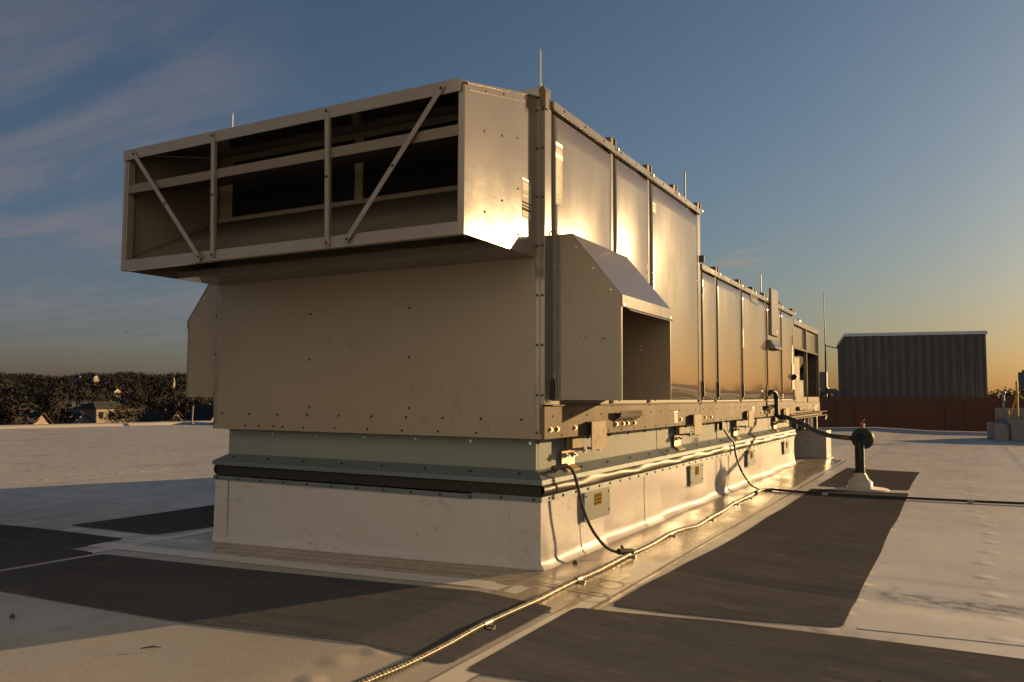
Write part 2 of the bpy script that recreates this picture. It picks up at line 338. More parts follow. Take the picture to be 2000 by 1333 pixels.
# ------------------------------------------------------------------ roof
def zroof(x, y):
    if x < 0: z = -.3*(1-math.exp(x*.033/.3))
    else: z = -.12*(1-math.exp(-x/1.2))
    z += .006*math.sin(x*1.9+y*.6)*math.sin(y*1.3-x*.4)*sm(.3, 1.2, max(x, -3.6-x, -y*.6))
    if x > .5 and -1 < y < 3: z -= .022*sm(.5, 1.2, x)*math.exp(-((y-.62-.05*x)/.22)**2)
    return z
ROOF_OUT = [(-37.6, 2), (-34.9, 13.5), (-28.0, 42.0)]
def edge_left(y): return -34.5+(y-15.2)*.243
def edge_far(x): return 29.25+(x-4.1)*.167
def axis(lo, hi, fine):
    v = []; x = lo
    while x < hi:
        v.append(x); a = abs(x-fine[0]) if x < fine[0] else max(0, x-fine[1])
        x += .14+.11*a
    v.append(hi); return v
xs = axis(-46, 30, (-6, 5)); ys = axis(-22, 32, (-3, 9))
mb = MB()
def rp(x, y):
    yy = min(y, edge_far(x)) if y > 20 else y
    xx = max(x, edge_left(yy)) if x < -20 else x
    return (xx, yy, zroof(xx, yy))
nx, ny = len(xs), len(ys)
mb.add([rp(x, y) for y in ys for x in xs], [(j*nx+i, j*nx+i+1, (j+1)*nx+i+1, (j+1)*nx+i) for j in range(ny-1) for i in range(nx-1)], 0, True)
roof = mb.build('roof', 'roof'); roof['kind'] = 'structure'
def ribbon(mb, pts, w, lift, mi=0, step=.25):
    P = []
    for a, b in zip(pts[:-1], pts[1:]):
        a, b = Vector(a), Vector(b); n = max(1, int((b-a).length/step))
        P += [a+(b-a)*i/n for i in range(n)]
    P.append(Vector(pts[-1]))
    vsx = []
    for i, p in enumerate(P):
        d = (P[min(i+1, len(P)-1)]-P[max(i-1, 0)]).normalized(); nn = Vector((-d.y, d.x))*w/2
        for q in (p-nn, p+nn): vsx.append((q.x, q.y, zroof(q.x, q.y)+lift))
    mb.add(vsx, [(2*i, 2*i+1, 2*i+3, 2*i+2) for i in range(len(P)-1)], mi, True)
# membrane laps and dark sealant lines belong to the roof sheet
mb = MB()
for pts, w in (([(.62, -2.6), (.60, -.5), (.62, 5), (.60, 14)], .15), ([(-6, -.62), (-2, -.60), (.6, -.60)], .2), ([(-4.02, -2.6), (-4.0, 3.5)], .17), ([(2.2, -.10), (6, .55)], .05)):
    ribbon(mb, pts, w, .0035, 0)
for pts, w in (([(.70, -2.6), (.69, -.5), (.705, 5), (.69, 12)], .008), ([(-6, -.44), (-2.5, -.39), (-.2, -.36), (.7, -.27)], .008), ([(-4.6, -.30), (-1.5, -.22), (.1, -.17), (.35, -.15)], .006),
               ([(-.05, -.42), (.18, -.38), (.62, -.36), (.66, -.3)], .012), ([(.55, -2.6), (.545, -.6)], .006), ([(.38, .05), (.75, .12)], .01), ([(-3.6, -.12), (-.2, -.05)], .006)):
    ribbon(mb, pts, w, .0055, 1)
ribbon(mb, [(.385, -.9), (.385, -.3), (.37, 4), (.37, 13)], .70, .002, 2); ribbon(mb, [(-5.5, -.30), (.03, -.28)], .5, .002, 2)
for cx, cy, rr in ((.60, -.40, .10), (.57, -.02, .09), (-.02, -.14, .07)):
    ribbon(mb, [(cx+rr*math.cos(a*.35), cy+rr*1.2*math.sin(a*.35)) for a in range(19)], .008, .0062, 1, .02)
lap = mb.build('roof_laps', ['seam', 'sealant', 'strip']); lap['kind'] = 'structure'
# raised gravel-stop edges
mb = MB()
a = [(x, edge_far(x)) for x in range(-34, 31, 2)]
for (x0, y0), (x1, y1) in zip(a[:-1], a[1:]):
    z0, z1 = zroof(x0, y0), zroof(x1, y1)
    mb.hull8([(x0, y0-.25, z0-.05), (x0, y0+.35, z0-.4), (x0, y0+.35, z0+.13), (x0, y0+.1, z0+.12)], [(x1, y1-.25, z1-.05), (x1, y1+.35, z1-.4), (x1, y1+.35, z1+.13), (x1, y1+.1, z1+.12)])
o = mb.build('roof_edge_upstand', 'white'); tag(o, 'low white membrane upstand along the far roof edge before the brown wall', 'roof edge')
mb = MB()
a = [(edge_left(y), y) for y in range(-20, 36, 2)]
for (x0, y0), (x1, y1) in zip(a[:-1], a[1:]):
    mb.hull8([(x0-.25, y0, -.35), (x0+.15, y0, -.35), (x0+.12, y0, -.17), (x0-.25, y0, -.14)], [(x1-.25, y1, -.35), (x1+.15, y1, -.35), (x1+.12, y1, -.17), (x1-.25, y1, -.14)])
for k in range(0):
    y = -18+k*4; mb.box(edge_left(y)+.4, edge_left(y)+.75, y, y+.5, -.3, -.27)
o = mb.build('roof_edge_coping', 'white'); tag(o, 'pale metal coping strip along the left roof edge above the town', 'coping')
mb = MB(); p = Vector((-31.6, 23.1, -.3)); mb.cyl(p, p+Vector((.03, 0, .95)), .035, 10); mb.cyl(p, p+Vector((0, 0, .12)), .09, 10); mb.cyl(p+Vector((.03, 0, .9)), p+Vector((.03, 0, .97)), .045, 10)
tag(mb.build('vent_pipe', 'white2', at=p), 'thin white vent pipe standing near the left roof edge', 'vent pipe')

# walkway pads ------------------------------------------------------
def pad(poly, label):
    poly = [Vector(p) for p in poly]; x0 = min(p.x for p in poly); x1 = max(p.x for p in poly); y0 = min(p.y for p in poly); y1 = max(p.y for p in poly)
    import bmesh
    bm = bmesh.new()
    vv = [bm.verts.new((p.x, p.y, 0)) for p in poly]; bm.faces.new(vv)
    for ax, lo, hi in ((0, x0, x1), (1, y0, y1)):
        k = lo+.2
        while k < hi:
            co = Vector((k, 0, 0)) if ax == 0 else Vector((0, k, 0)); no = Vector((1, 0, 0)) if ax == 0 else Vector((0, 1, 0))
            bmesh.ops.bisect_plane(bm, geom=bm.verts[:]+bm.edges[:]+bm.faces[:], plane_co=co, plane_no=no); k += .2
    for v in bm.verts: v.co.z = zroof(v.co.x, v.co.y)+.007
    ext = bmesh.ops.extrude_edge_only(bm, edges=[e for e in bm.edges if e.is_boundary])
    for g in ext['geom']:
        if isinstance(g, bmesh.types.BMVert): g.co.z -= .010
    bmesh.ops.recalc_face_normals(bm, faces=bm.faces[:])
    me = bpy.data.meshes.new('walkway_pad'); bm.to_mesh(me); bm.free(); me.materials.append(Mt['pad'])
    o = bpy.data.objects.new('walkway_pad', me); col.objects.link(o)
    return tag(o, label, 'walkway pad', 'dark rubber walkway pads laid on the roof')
def rounded(poly, r=.06, jit=.012):
    out = []; n = len(poly)
    for i in range(n):
        a, b, c = Vector(poly[i-1]), Vector(poly[i]), Vector(poly[(i+1) % n])
        d1 = (a-b).normalized(); d2 = (c-b).normalized()
        p, q = b+d1*r, b+d2*r
        out += [p, (p+q+b*2)/4, q]
        ln = (c-b).length; m = int(ln/.7)
        for k in range(1, m): out.append(b+(c-b)*k/m+Vector((rnd.uniform(-jit, jit), rnd.uniform(-jit, jit))))
    return out
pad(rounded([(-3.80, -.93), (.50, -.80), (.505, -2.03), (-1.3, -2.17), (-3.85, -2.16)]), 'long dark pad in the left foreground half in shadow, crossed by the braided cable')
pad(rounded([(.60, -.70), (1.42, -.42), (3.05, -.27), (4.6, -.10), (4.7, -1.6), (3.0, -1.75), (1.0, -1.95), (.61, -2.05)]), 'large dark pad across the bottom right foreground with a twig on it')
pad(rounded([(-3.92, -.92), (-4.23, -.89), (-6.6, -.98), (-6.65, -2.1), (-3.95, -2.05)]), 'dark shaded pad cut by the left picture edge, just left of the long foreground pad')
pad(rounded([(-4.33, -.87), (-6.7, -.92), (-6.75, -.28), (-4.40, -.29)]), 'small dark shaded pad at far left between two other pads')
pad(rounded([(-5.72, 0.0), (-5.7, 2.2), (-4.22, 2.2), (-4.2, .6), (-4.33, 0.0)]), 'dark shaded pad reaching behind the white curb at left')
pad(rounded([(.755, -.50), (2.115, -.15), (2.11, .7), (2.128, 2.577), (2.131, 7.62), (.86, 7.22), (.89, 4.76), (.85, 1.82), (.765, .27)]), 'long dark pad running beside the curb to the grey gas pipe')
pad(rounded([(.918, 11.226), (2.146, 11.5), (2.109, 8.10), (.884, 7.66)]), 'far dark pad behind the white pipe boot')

# ------------------------------------------------------------------ roof curb
XL = -3.489; CL = 10.96
curb = thing('equipment_curb', (XL/2, CL/2, 0), 'white membrane wrapped curb with galvanized cap under the tan rooftop unit', 'roof curb')
mb = MB()
def flash_pt(side, u, v):
    h = .52
    z = v*h; k = (1-v)
    fl = .045*max(0, 1-z/.07)**2
    if side == 'r':
        y = u*CL
        w = .012*math.sin(y*3.1+z*5)*math.exp(-((z-.1)/.16)**2)+.006*math.sin(y*7.3+1.7)*math.exp(-((z-.06)/.1)**2)+.004*math.sin(z*9+y*1.3)
        return (fl+w*sm(0, .1, y), y if u > 0 else -fl*.5, max(z, 0)+zroof(0.05, y)*k)
    if side == 'f':
        x = XL*u
        w = .006*math.sin(x*2.3+z*4)*k
        return (x if u > 0 else fl, -fl*.5+w*sm(0, .1, -x), z+zroof(x, 0)*k-.02*v*u)
    if side == 'l':
        y = u*CL; return (XL-fl, y, z+zroof(XL-.1, y)*k)
    x = XL*u; return (x, CL+fl, z+zroof(x, CL)*k)
mb.grid(lambda u, v: flash_pt('r', u, v), 260, 16)
mb.grid(lambda u, v: flash_pt('f', 1-u, v), 60, 14)
mb.grid(lambda u, v: flash_pt('l', 1-u, v), 40, 8)
mb.grid(lambda u, v: flash_pt('b', u, v), 30, 8)
# welded vertical laps, a folded ear at the left front corner
mb.grid(lambda u, v: (XL+.02+.17*u+.05*u*(1-v)**2*0, -.008-.006*u, .0+(.50)*v-.05*(1-v)*1.0-.02), 6, 8)
mb.grid(lambda u, v: (-.26+.26*u, -.006-.004*(1-u), -.0+.515*v), 6, 8)
for y in (.72, 2.3, 5.1, 7.8): mb.grid(lambda u, v, y=y: (flash_pt('r', (y+.1*u)/CL, v)[0]+.004, y+.5*u, flash_pt('r', y/CL, v)[2]), 4, 12)
mb.build('membrane_flashing', 'flash', curb)
mb = MB()          # termination bar, one strip per side, front one in two laps
mb.box(.002, .014, -.012, CL, .497, .535); mb.box(-.60, .012, -.018, -.004, .497, .535); mb.box(XL-.012, -.605, -.014, -.002, .485, .523)
mb.box(XL-.014, XL-.002, -.0, CL, .490, .528)
for i in range(44): mb.screw((.014, .12+i*.248, .516), (1, 0, 0), .011)
for i in range(13): x = -.05-i*.283; mb.screw((x, -.018 if x > -.6 else -.014, .516-(0 if x > -.6 else .012)), (0, -1, 0), .011)
mb.build('termination_bar', ['cap', 'screw'], curb)
mb = MB()          # flexible seal bulging below the cap
def seal(side, u, v):
    a = (v-.5)*math.pi; b = .030*math.cos(a)**.7 if abs(a) < 1.57 else 0
    z = .533+(.628-.533)*v
    if side == 'r':
        y = u*CL; b *= 1+.35*math.sin(y*4.2)+.3*math.sin(y*9.7+1); z += .008*math.sin(y*5+.6)*math.cos(a)
        return (-.004+b, y, z)
    x = XL*u
    if side == 'f': return (x, .010, z)
    return (XL+.004-b, u*CL, z)
mb.grid(lambda u, v: seal('r', u, v), 300, 10); mb.grid(lambda u, v: seal('f', 1-u, v), 40, 8); mb.grid(lambda u, v: seal('l', 1-u, v), 40, 6)
mb.build('rubber_seal', 'rubber', curb)
mb = MB()          # sloped galvanized cap flange with a vertical lip
I = .085           # inset of upstand from curb face
ZC0, ZC1, ZC2 = .625, .662, .728
o_ = .022
ring = [(o_, -o_), (o_, CL+o_), (XL-o_, CL+o_), (XL-o_, -o_)]
rin = [(-I, I), (-I, CL-I), (XL+I, CL-I), (XL+I, I)]
for i in range(4):
    a, b = ring[i], ring[(i+1) % 4]; c, d = rin[i], rin[(i+1) % 4]
    mb.add([(*a, ZC0), (*b, ZC0), (*b, ZC1), (*a, ZC1)], [(0, 1, 2, 3)]); mb.add([(*a, ZC1), (*b, ZC1), (*d, ZC2), (*c, ZC2)], [(0, 1, 2, 3)])
    mb.add([(*a, ZC0), (*b, ZC0), (*d, ZC0), (*c, ZC0)], [(3, 2, 1, 0)])
for i in range(19): mb.screw((-.03, .25+i*.58, .701), (.53, 0, .85), .011)
for i in range(8): mb.screw((-.2-i*.44, .03, .698), (0, -.53, .85), .011)
for y in (2.95, 6.1, 8.9): mb.prism([(o_+.002, y, ZC0), (o_+.002, y, ZC1+.004), (-I, y, ZC2+.004), (-I, y, ZC2-.01)], (0, .09, 0))
mb.build('cap_flange', ['cap', 'screw'], curb)
mb = MB()
mb.box(XL+I, -I, I, CL-I, ZC2-.02, .985)
for y in (.12, 2.95, 6.05, 8.9): mb.box(-I-.001, -I+.004, y, y+.14, ZC2-.01, .98)
mb.box(-I-.13, -I+.002, I-.004, I+.1, ZC2-.01, .98); mb.box(XL+I-.002, XL+I+.14, I-.004, I+.1, ZC2-.01, .98)
for i in range(22): mb.screw((-I+.004, .12+i*.49, .935), (1, 0, 0), .012)
for i in range(7): mb.screw((-.13-i*.54, I-.001, .93), (0, -1, 0), .013, 2)
mb.build('sub_curb', ['galv', 'screw', 'bolt'], curb)
# stencilled marks on the sub curb
def text_part(txt, size, loc, rot, mat, parent, name):
    cu = bpy.data.curves.new(name, 'FONT'); cu.body = txt; cu.size = size; cu.align_x = 'LEFT'; cu.space_line = .95
    to = bpy.data.objects.new(name, cu); col.objects.link(to)
    dg = bpy.context.evaluated_depsgraph_get(); me = bpy.data.meshes.new_from_object(to.evaluated_get(dg)); bpy.data.objects.remove(to)
    o = bpy.data.objects.new(name, me); col.objects.link(o); me.materials.clear(); me.materials.append(Mt[mat])
    o.parent = parent; po = Vector(parent['_o']); o.location = Vector(loc)-po; o.rotation_euler = rot; return o
RX = (R(90), 0, R(90))        # text facing +X
text_part('12 PANEL 10\nQG 3574-C\n   C340-B', .088, (-I+.003, 4.22, .895), RX, 'ink', curb, 'stencil_marking')
# inspection plates with yellow stickers
for y0, y1 in ((.74, 1.30), (3.80, 4.34), (6.76, 7.28), (9.68, 10.2)):
    w = y1-y0
    mb = MB(); mb.box(.030, .036, y0, y1, .25, .492); mb.box(.0, .0295, y0+.01, y1-.01, .26, .485, 0)
    for yy in (y0+.03, y1-.03):
        for z in (.30, .46): mb.screw((.036, yy, z), (1, 0, 0), .010)
    pl = mb.build('inspection_plate', ['galv', 'screw'], curb, .002)
    mb = MB(); ya = y0+w*.36; yb = ya+w*.30; mb.box(.0365, .038, ya, yb, .365, .465)
    for k in range(3):
        for q in range(4): yy = ya+.015+q*(yb-ya-.03)/4; mb.box(.038, .0385, yy, yy+(yb-ya-.03)/4*.82, .375+k*.03, .391+k*.03, 1)
    mb.build('yellow_label', ['yellow', 'ink'], pl)

# ------------------------------------------------------------------ the rooftop unit
X0 = .045; Y0 = -.03; XB = -3.509; ZB = .969; ZR = 1.215
unit = thing('rooftop_air_handler', (XB/2, 6.5, ZB), 'huge tan rooftop air handling unit with a deep open intake hood facing the camera', 'air handler')
mb = MB(); mb.box(XB+.03, -.01, 0.0, 4.24, 1.0, 3.56); mb.box(XB+.03, -.012, 4.2, 10.80, 1.0, 2.88)
mb.build('cabinet', 'dark', unit)
# front wall below the hood
mb = MB()
mb.box(XB+.06, X0-.085, Y0+.002, .0, ZB+.004, 2.40)
mb.box(XB+.02, X0-.02, Y0-.004, Y0+.02, ZB, ZB+.035)
for i in range(10): mb.screw((-.15-i*.36, Y0, 1.115), (0, -1, 0), .010); mb.screw((-.55-i*.36 if i < 8 else -.2-i*.3, Y0-.004, 1.005), (0, -1, 0), .010)
for x, z in ((-2.3, 2.02), (-1.21, 2.02), (-2.3, 1.61), (-1.21, 1.61), (-2.29, 1.19), (-1.2, 1.19)): mb.screw((x, Y0+.001, z), (0, -1, 0), .010)
for x, z in ((-2.08, 1.79), (-1.83, 1.72), (-1.85, 1.735), (-2.07, 1.75)): mb.cyl((x, Y0+.003, z), (x, Y0-.0005, z), .006, 6, 2)
mb.build('front_panel', ['paint_front', 'screw', 'debris'], unit, .002)
for x0, x1 in ((X0-.083, X0), (XB, XB+.058)):
    mb = MB()
    if x0 > -1: mb.box(x0, x0+.040, Y0, .04, ZB, 3.60); mb.box(x0+.043, x1, Y0, .083, ZR+.012, 3.60)
    else: mb.box(x0, x1, Y0, .06, ZB, 3.60)
    for z in (1.02, 1.30, 1.68, 2.06, 2.44, 2.82, 3.20, 3.50):
        mb.screw(((x0+x1)/2-.022, Y0, z), (0, -1, 0), .010)
        if x0 > -1 and z > 1.25: mb.screw(((x0+x1)/2+.022, Y0, z), (0, -1, 0), .010)
    mb.build('corner_post', ['paint', 'screw'], unit, .003)
# header beam over the hood
mb = MB(); mb.box(XB, X0+.005, Y0-.02, .06, 3.602, 3.675); mb.build('front_header', 'paint', unit, .003)
mb = MB(); mb.prism([(X0-.02, Y0-.022, 3.52), (X0+.012, Y0-.022, 3.50), (X0+.014, Y0-.022, 3.64), (X0-.01, Y0-.022, 3.69), (X0-.05, Y0-.022, 3.66)], (0, .07, 0)); mb.build('corner_sealant', 'rail', unit, .006)

# intake hood --------------------------------------------------------
YF = -1.06; HX0, HX1 = -3.499, -.031; ZH0, ZH1, ZH2 = 2.352, 3.36, 3.62
def zhr(y): return ZH1+(ZH2-.012-ZH1)*(y-(YF-.02))/(-.032-YF+.02)
hm = MB(); hm.hull8([(HX0-.01, YF-.02, ZH1), (HX1+.01, YF-.02, ZH1), (HX1+.01, -.032, ZH2-.012), (HX0-.01, -.032, ZH2-.012)], [(HX0-.01, YF-.02, ZH1+.008), (HX1+.01, YF-.02, ZH1+.008), (HX1+.01, -.032, ZH2), (HX0-.01, -.032, ZH2)])
hd_ = hm.build('intake_hood', ['paint', 'screw'], unit)
for x, sg in ((HX1-.004, 1), (HX0, -1)):
    hs = MB(); hs.prism([(x, YF+.03, ZH0), (x, -.032, ZH0), (x, -.032, zhr(-.032)-.001), (x, YF+.03, zhr(YF+.03)-.001)], (.004, 0, 0))
    for y, z in ((-.81, 3.11), (-.56, 3.15), (-.33, 3.20), (-.80, 2.55), (-.56, 2.68), (-.32, 2.82), (-.32, 2.48), (-.21, 3.545), (-.54, 3.46), (-.79, 3.395)):
        hs.screw((HX1 if sg > 0 else HX0, y, z), (sg, 0, 0), .008)
    if sg > 0: hs.prism([(HX1, -.05, 3.55), (HX1+.003, -.05, 3.55), (HX1+.003, YF+.05, 3.33), (HX1, YF+.05, 3.33)], (0, 0, .006))
    hs.build('hood_side', ['paint', 'screw'], hd_)
def hpart(m, name, mats, bev=.002): return m.build(name, mats, hd_, bev)
mb = MB(); mb.box(HX0+.0, HX1-.02, YF-.027, YF-.021, ZH1-.055, ZH1+.035); hpart(mb, 'hood_header', 'paint')
mb = MB()
mb.box(HX1-.045, HX1+.003, YF-.012, YF+.03, ZH0-.004, ZH1-.005)
mb.box(HX1-.052, HX1-.045, YF-.006, YF+.10, ZH0+.02, ZH1-.03)
hpart(mb, 'hood_jamb', 'paint'); mb = MB(); mb.box(HX0-.003, HX0+.030, YF-.012, YF+.03, ZH0-.004, ZH1-.02); mb.box(HX0+.031, HX0+.05, YF-.004, YF+.06, ZH0, ZH1-.03)
hpart(mb, 'hood_jamb', 'paint')
mb = MB(); mb.box(HX0+.03, HX1-.045, YF-.014, YF-.008, ZH0-.002, ZH0+.085); mb.box(HX0+.03, HX1-.045, YF-.008, YF+.05, ZH0+.0, ZH0+.004)
hpart(mb, 'hood_sill', 'paint')
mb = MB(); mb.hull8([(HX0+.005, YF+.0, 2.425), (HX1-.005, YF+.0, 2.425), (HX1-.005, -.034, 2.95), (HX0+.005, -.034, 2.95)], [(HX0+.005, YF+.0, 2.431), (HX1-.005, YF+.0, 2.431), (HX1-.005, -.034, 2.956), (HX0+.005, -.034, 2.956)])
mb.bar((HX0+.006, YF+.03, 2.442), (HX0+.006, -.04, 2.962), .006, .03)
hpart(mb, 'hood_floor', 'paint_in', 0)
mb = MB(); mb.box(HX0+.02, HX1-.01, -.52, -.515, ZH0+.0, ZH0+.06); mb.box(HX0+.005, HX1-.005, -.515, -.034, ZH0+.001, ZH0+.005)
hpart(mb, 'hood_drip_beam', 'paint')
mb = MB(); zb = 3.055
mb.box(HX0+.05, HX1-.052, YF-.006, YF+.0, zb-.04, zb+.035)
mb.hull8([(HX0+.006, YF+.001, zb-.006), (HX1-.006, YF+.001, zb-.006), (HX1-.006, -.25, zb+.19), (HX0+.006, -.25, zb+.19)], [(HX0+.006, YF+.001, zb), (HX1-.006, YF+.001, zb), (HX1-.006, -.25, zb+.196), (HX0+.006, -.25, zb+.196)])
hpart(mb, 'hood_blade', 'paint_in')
def angle_bar(p, q, w, name):
    m = MB(); p, q = Vector(p), Vector(q); m.bar(p, q, w, .005, (0, 1, 0)); d = (q-p).normalized(); s = d.cross(Vector((0, 1, 0))).normalized()
    m.bar(p-s*w/2+Vector((0, .012, 0)), q-s*w/2+Vector((0, .012, 0)), .005, .03, (0, 1, 0))
    for k in (.02, .5, .98): pt = p.lerp(q, k); m.screw(pt+Vector((0, -.003, 0)), (0, -1, 0), .011)
    return m.build(name, ['paint', 'screw'], hd_, .001)
angle_bar((-2.355, YF-.034, 2.375), (-2.385, YF-.034, 3.375), .036, 'hood_upright'); angle_bar((-1.175, YF-.034, 2.365), (-1.20, YF-.034, 3.378), .036, 'hood_upright')
angle_bar((-3.36, YF-.04, 3.362), (-2.48, YF-.04, 2.37), .036, 'hood_brace'); angle_bar((-.18, YF-.04, 3.362), (-1.0, YF-.04, 2.375), .036, 'hood_brace')
# filter bank at the back of the hood
mb = MB(); yb = -.031
mb.box(HX0+.01, HX1-.01, yb-.0, yb+.004, 2.35, 2.975, 0); mb.box(HX0+.01, HX1-.01, yb-.03, yb+.001, 2.955, 2.995, 0); mb.box(HX0+.01, HX1-.01, yb-.004, yb+.004, 3.545, 3.60, 0)
for x0, x1 in ((HX0+.005, -3.33), (-1.815, -1.725), (-.22, HX1-.005)): mb.box(x0, x1, yb-.004, yb+.004, 2.996, 3.544, 0)
hpart(mb, 'filter_frame', 'paint_front')
for x0, x1 in ((-3.33, -1.815), (-1.725, -.22)):
    mb = MB(); mb.box(x0, x1, -.005, -.002, 2.99, 3.55)
    for k in (0, .5, 1): xx = x0+.01+(x1-x0-.04)*k; mb.box(xx, xx+.02, -.014, -.006, 2.995, 3.545)
    for z in (3.18, 3.36): mb.box(x0, x1, -.018, -.015, z, z+.008)
    mb.build('air_filter', 'filter', hd_)
# hood notice sticker
def sticker(x, y0, y1, z0, z1, parent, head=None, bands=(), lines=10, name='warning_label', base='label', t=.0012):
    mb = MB(); mb.box(x, x+t, y0, y1, z0, z1, 0); w = y1-y0; h = z1-z0; e = .0004
    if head: mb.box(x+t, x+t+e, y0, y1, z1-h*.06, z1-.002, {'blue': 1, 'red': 2}[head])
    for c, a, b in bands: mb.box(x+t, x+t+e, y0, y1, z0+h*a, z0+h*b, {'blue': 1, 'red': 2, 'ink': 3}[c])
    r2 = random.Random(int(z0*1000)+lines)
    for k in range(lines):
        z = z0+h*(.06+.84*k/lines)
        if any(a-.02 < (z-z0)/h < b+.02 for c, a, b in bands): continue
        if r2.random() < .12: continue
        mb.box(x+t, x+t+e, y0+w*.1, y0+w*(.55+.35*r2.random()), z, z+h*.84/lines*.38, 4)
    return mb.build(name, [base, 'blue', 'red', 'ink', 'inkl'], parent)
sticker(HX1+.0005, -.26, -.115, 2.625, 2.925, hd_, 'blue', (('ink', .36, .40), ('ink', .28, .31), ('ink', .18, .24)), 14)

# side doors with slightly bulged skins
def door(y0, y1, z0, z1, bulge, lab=None):
    mb = MB(); xf = X0+.004
    mb.box(X0-.03, xf, y0, y1, z0, z1)
    def f(u, v):
        e = min(1, min(u, 1-u)*(y1-y0)/.012, min(v, 1-v)*(z1-z0)/.012)
        b = bulge*(1-(2*u-1)**2)*(1-.25*(2*v-1)**4)
        b += .0012*math.sin(v*5+y0*3)*math.sin(u*3.1)
        return (xf+.001+(.010+b)*e, y0+(y1-y0)*u, z0+(z1-z0)*v)
    us = [0, .012/(y1-y0)]+[.012/(y1-y0)+(1-.024/(y1-y0))*k/24 for k in range(1, 24)]+[1-.012/(y1-y0), 1]
    vs2 = [0, .012/(z1-z0)]+[.012/(z1-z0)+(1-.024/(z1-z0))*k/14 for k in range(1, 14)]+[1-.012/(z1-z0), 1]
    nu, nv = len(us), len(vs2)
    mb.add([f(u, v) for v in vs2 for u in us], [(j*nu+i, j*nu+i+1, (j+1)*nu+i+1, (j+1)*nu+i) for j in range(nv-1) for i in range(nu-1)], 0, True)
    return mb.build('access_door', 'door', unit)
def dx(b): return X0+.0155+b
D = {}
for key, y0, y1, z0, z1, b in (('a', .105, 1.30, 1.262, 3.50, .013), ('b', 1.395, 2.31, 1.262, 3.50, .011), ('c', 2.40, 4.135, 1.262, 3.50, .017), ('d', 4.30, 4.93, 1.255, 2.835, .008), ('e', 5.02, 6.33, 1.255, 2.835, .013),
                               ('f', 6.42, 8.10, 1.255, 2.835, .014), ('g', 8.23, 9.40, 1.255, 2.835, .008), ('h', 9.50, 10.70, 1.255, 2.835, .008)):
    D[key] = door(y0, y1, z0, z1, b)
# posts between the doors
for y0, y1, zt in ((1.318, 1.377, 3.52), (2.328, 2.384, 3.52), (4.155, 4.285, 3.60), (4.945, 5.005, 2.86), (6.348, 6.404, 2.86), (8.12, 8.21, 2.86), (9.42, 9.48, 2.86), (10.715, 10.80, 2.90)):
    mb = MB(); mb.box(X0-.05, X0+.003, y0, y1, 1.20, zt)
    mb.build('side_post', 'paint', unit, .003)
# latches near the door feet
for y, k in ((4.31, 'd'), (5.03, 'e'), (6.44, 'f'), (8.10, 'f'), (10.68, 'h'), (1.40, 'b'), (2.41, 'c')):
    mb = MB(); mb.box(X0+.012, X0+.030, y-.008, y+.008, 1.30, 1.48 if k not in 'bc' else 1.32); mb.cyl((X0+.025, y, 1.30), (X0+.045, y+.01, 1.25), .009, 8, 1)
    mb.build('door_latch', ['black', 'rail'], D[k])
sticker(dx(.004), .118, .245, 2.79, 3.29, D['a'], 'blue', (('red', .74, .82),), 30)
sticker(dx(.004), 2.43, 2.55, 3.20, 3.30, D['c'], 'blue', (), 4); sticker(dx(.001), 4.325, 4.42, 2.56, 2.645, D['d'], None, (), 4)
sticker(dx(.001), 6.44, 6.70, 2.01, 2.29, D['f'], None, (), 14); sticker(dx(.001), 7.90, 7.98, 2.35, 2.62, D['f'], None, (('ink', .3, .34),), 8)
sticker(dx(.002), 7.86, 7.98, 1.56, 1.68, D['f'], None, (), 5); sticker(dx(.002), 7.4, 7.5, 1.27, 1.31, D['f'], None, (), 2)
sticker(dx(.003), 8.68, 8.92, 1.96, 2.06, D['g'], None, (('ink', .3, .6),), 3)
sticker(dx(.003), 10.05, 10.42, 2.585, 2.645, D['h'], None, (), 0, 'rating_plate', 'label'); sticker(dx(.003), 10.16, 10.36, 2.0, 2.32, D['h'], None, (), 10)
sticker(dx(.003), 10.02, 10.14, 1.68, 1.83, D['h'], None, (), 6); sticker(dx(.002), 10.40, 10.64, 1.86, 2.28, D['h'], None, (), 9)
mb = MB(); mb.box(dx(.010), dx(.0125), 6.95, 7.46, 2.725, 2.85, 0); mb.box(dx(.0125), dx(.013), 7.08, 7.44, 2.755, 2.81, 1); mb.prism([(dx(.0125), 6.98, 2.75), (dx(.0125), 7.06, 2.835), (dx(.0125), 6.98, 2.835)], (.0005, 0, 0), 1)
mb.build('blue_badge', ['badge', 'badge2'], D['f'])
mb = MB(); mb.box(X0+.012, X0+.030, 10.42, 10.66, 1.43, 1.92, 0); mb.box(X0+.03, X0+.09, 10.5, 10.62, 1.62, 1.72, 1); mb.box(X0+.09, X0+.11, 10.48, 10.64, 1.66, 1.69, 1)
mb.build('disconnect_switch', ['dark', 'black'], D['h'])
# tall shield box and small rain hood on the controls door
mb = MB(); mb.box(X0+.02, X0+.058, 8.40, 8.412, 2.33, 3.12); mb.box(X0+.046, X0+.058, 8.413, 9.02, 2.33, 3.12); mb.box(X0+.02, X0+.0455, 8.413, 9.02, 3.108, 3.12); mb.box(X0+.02, X0+.0455, 9.008, 9.02, 2.33, 3.107); mb.box(X0+.02, X0+.0455, 8.413, 9.007, 2.35, 2.362)
mb.box(X0+.058, X0+.059, 8.80, 8.90, 2.38, 2.43, 1)
mb.build('control_shield', ['paint', 'label'], unit, .002)
mb = MB(); mb.prism([(X0+.012, 8.28, 2.24), (X0+.04, 8.28, 2.24), (X0+.135, 8.28, 2.12), (X0+.135, 8.28, 2.09), (X0+.12, 8.28, 2.09), (X0+.12, 8.28, 2.11), (X0+.04, 8.28, 2.22), (X0+.012, 8.28, 2.22)], (0, .68, 0))
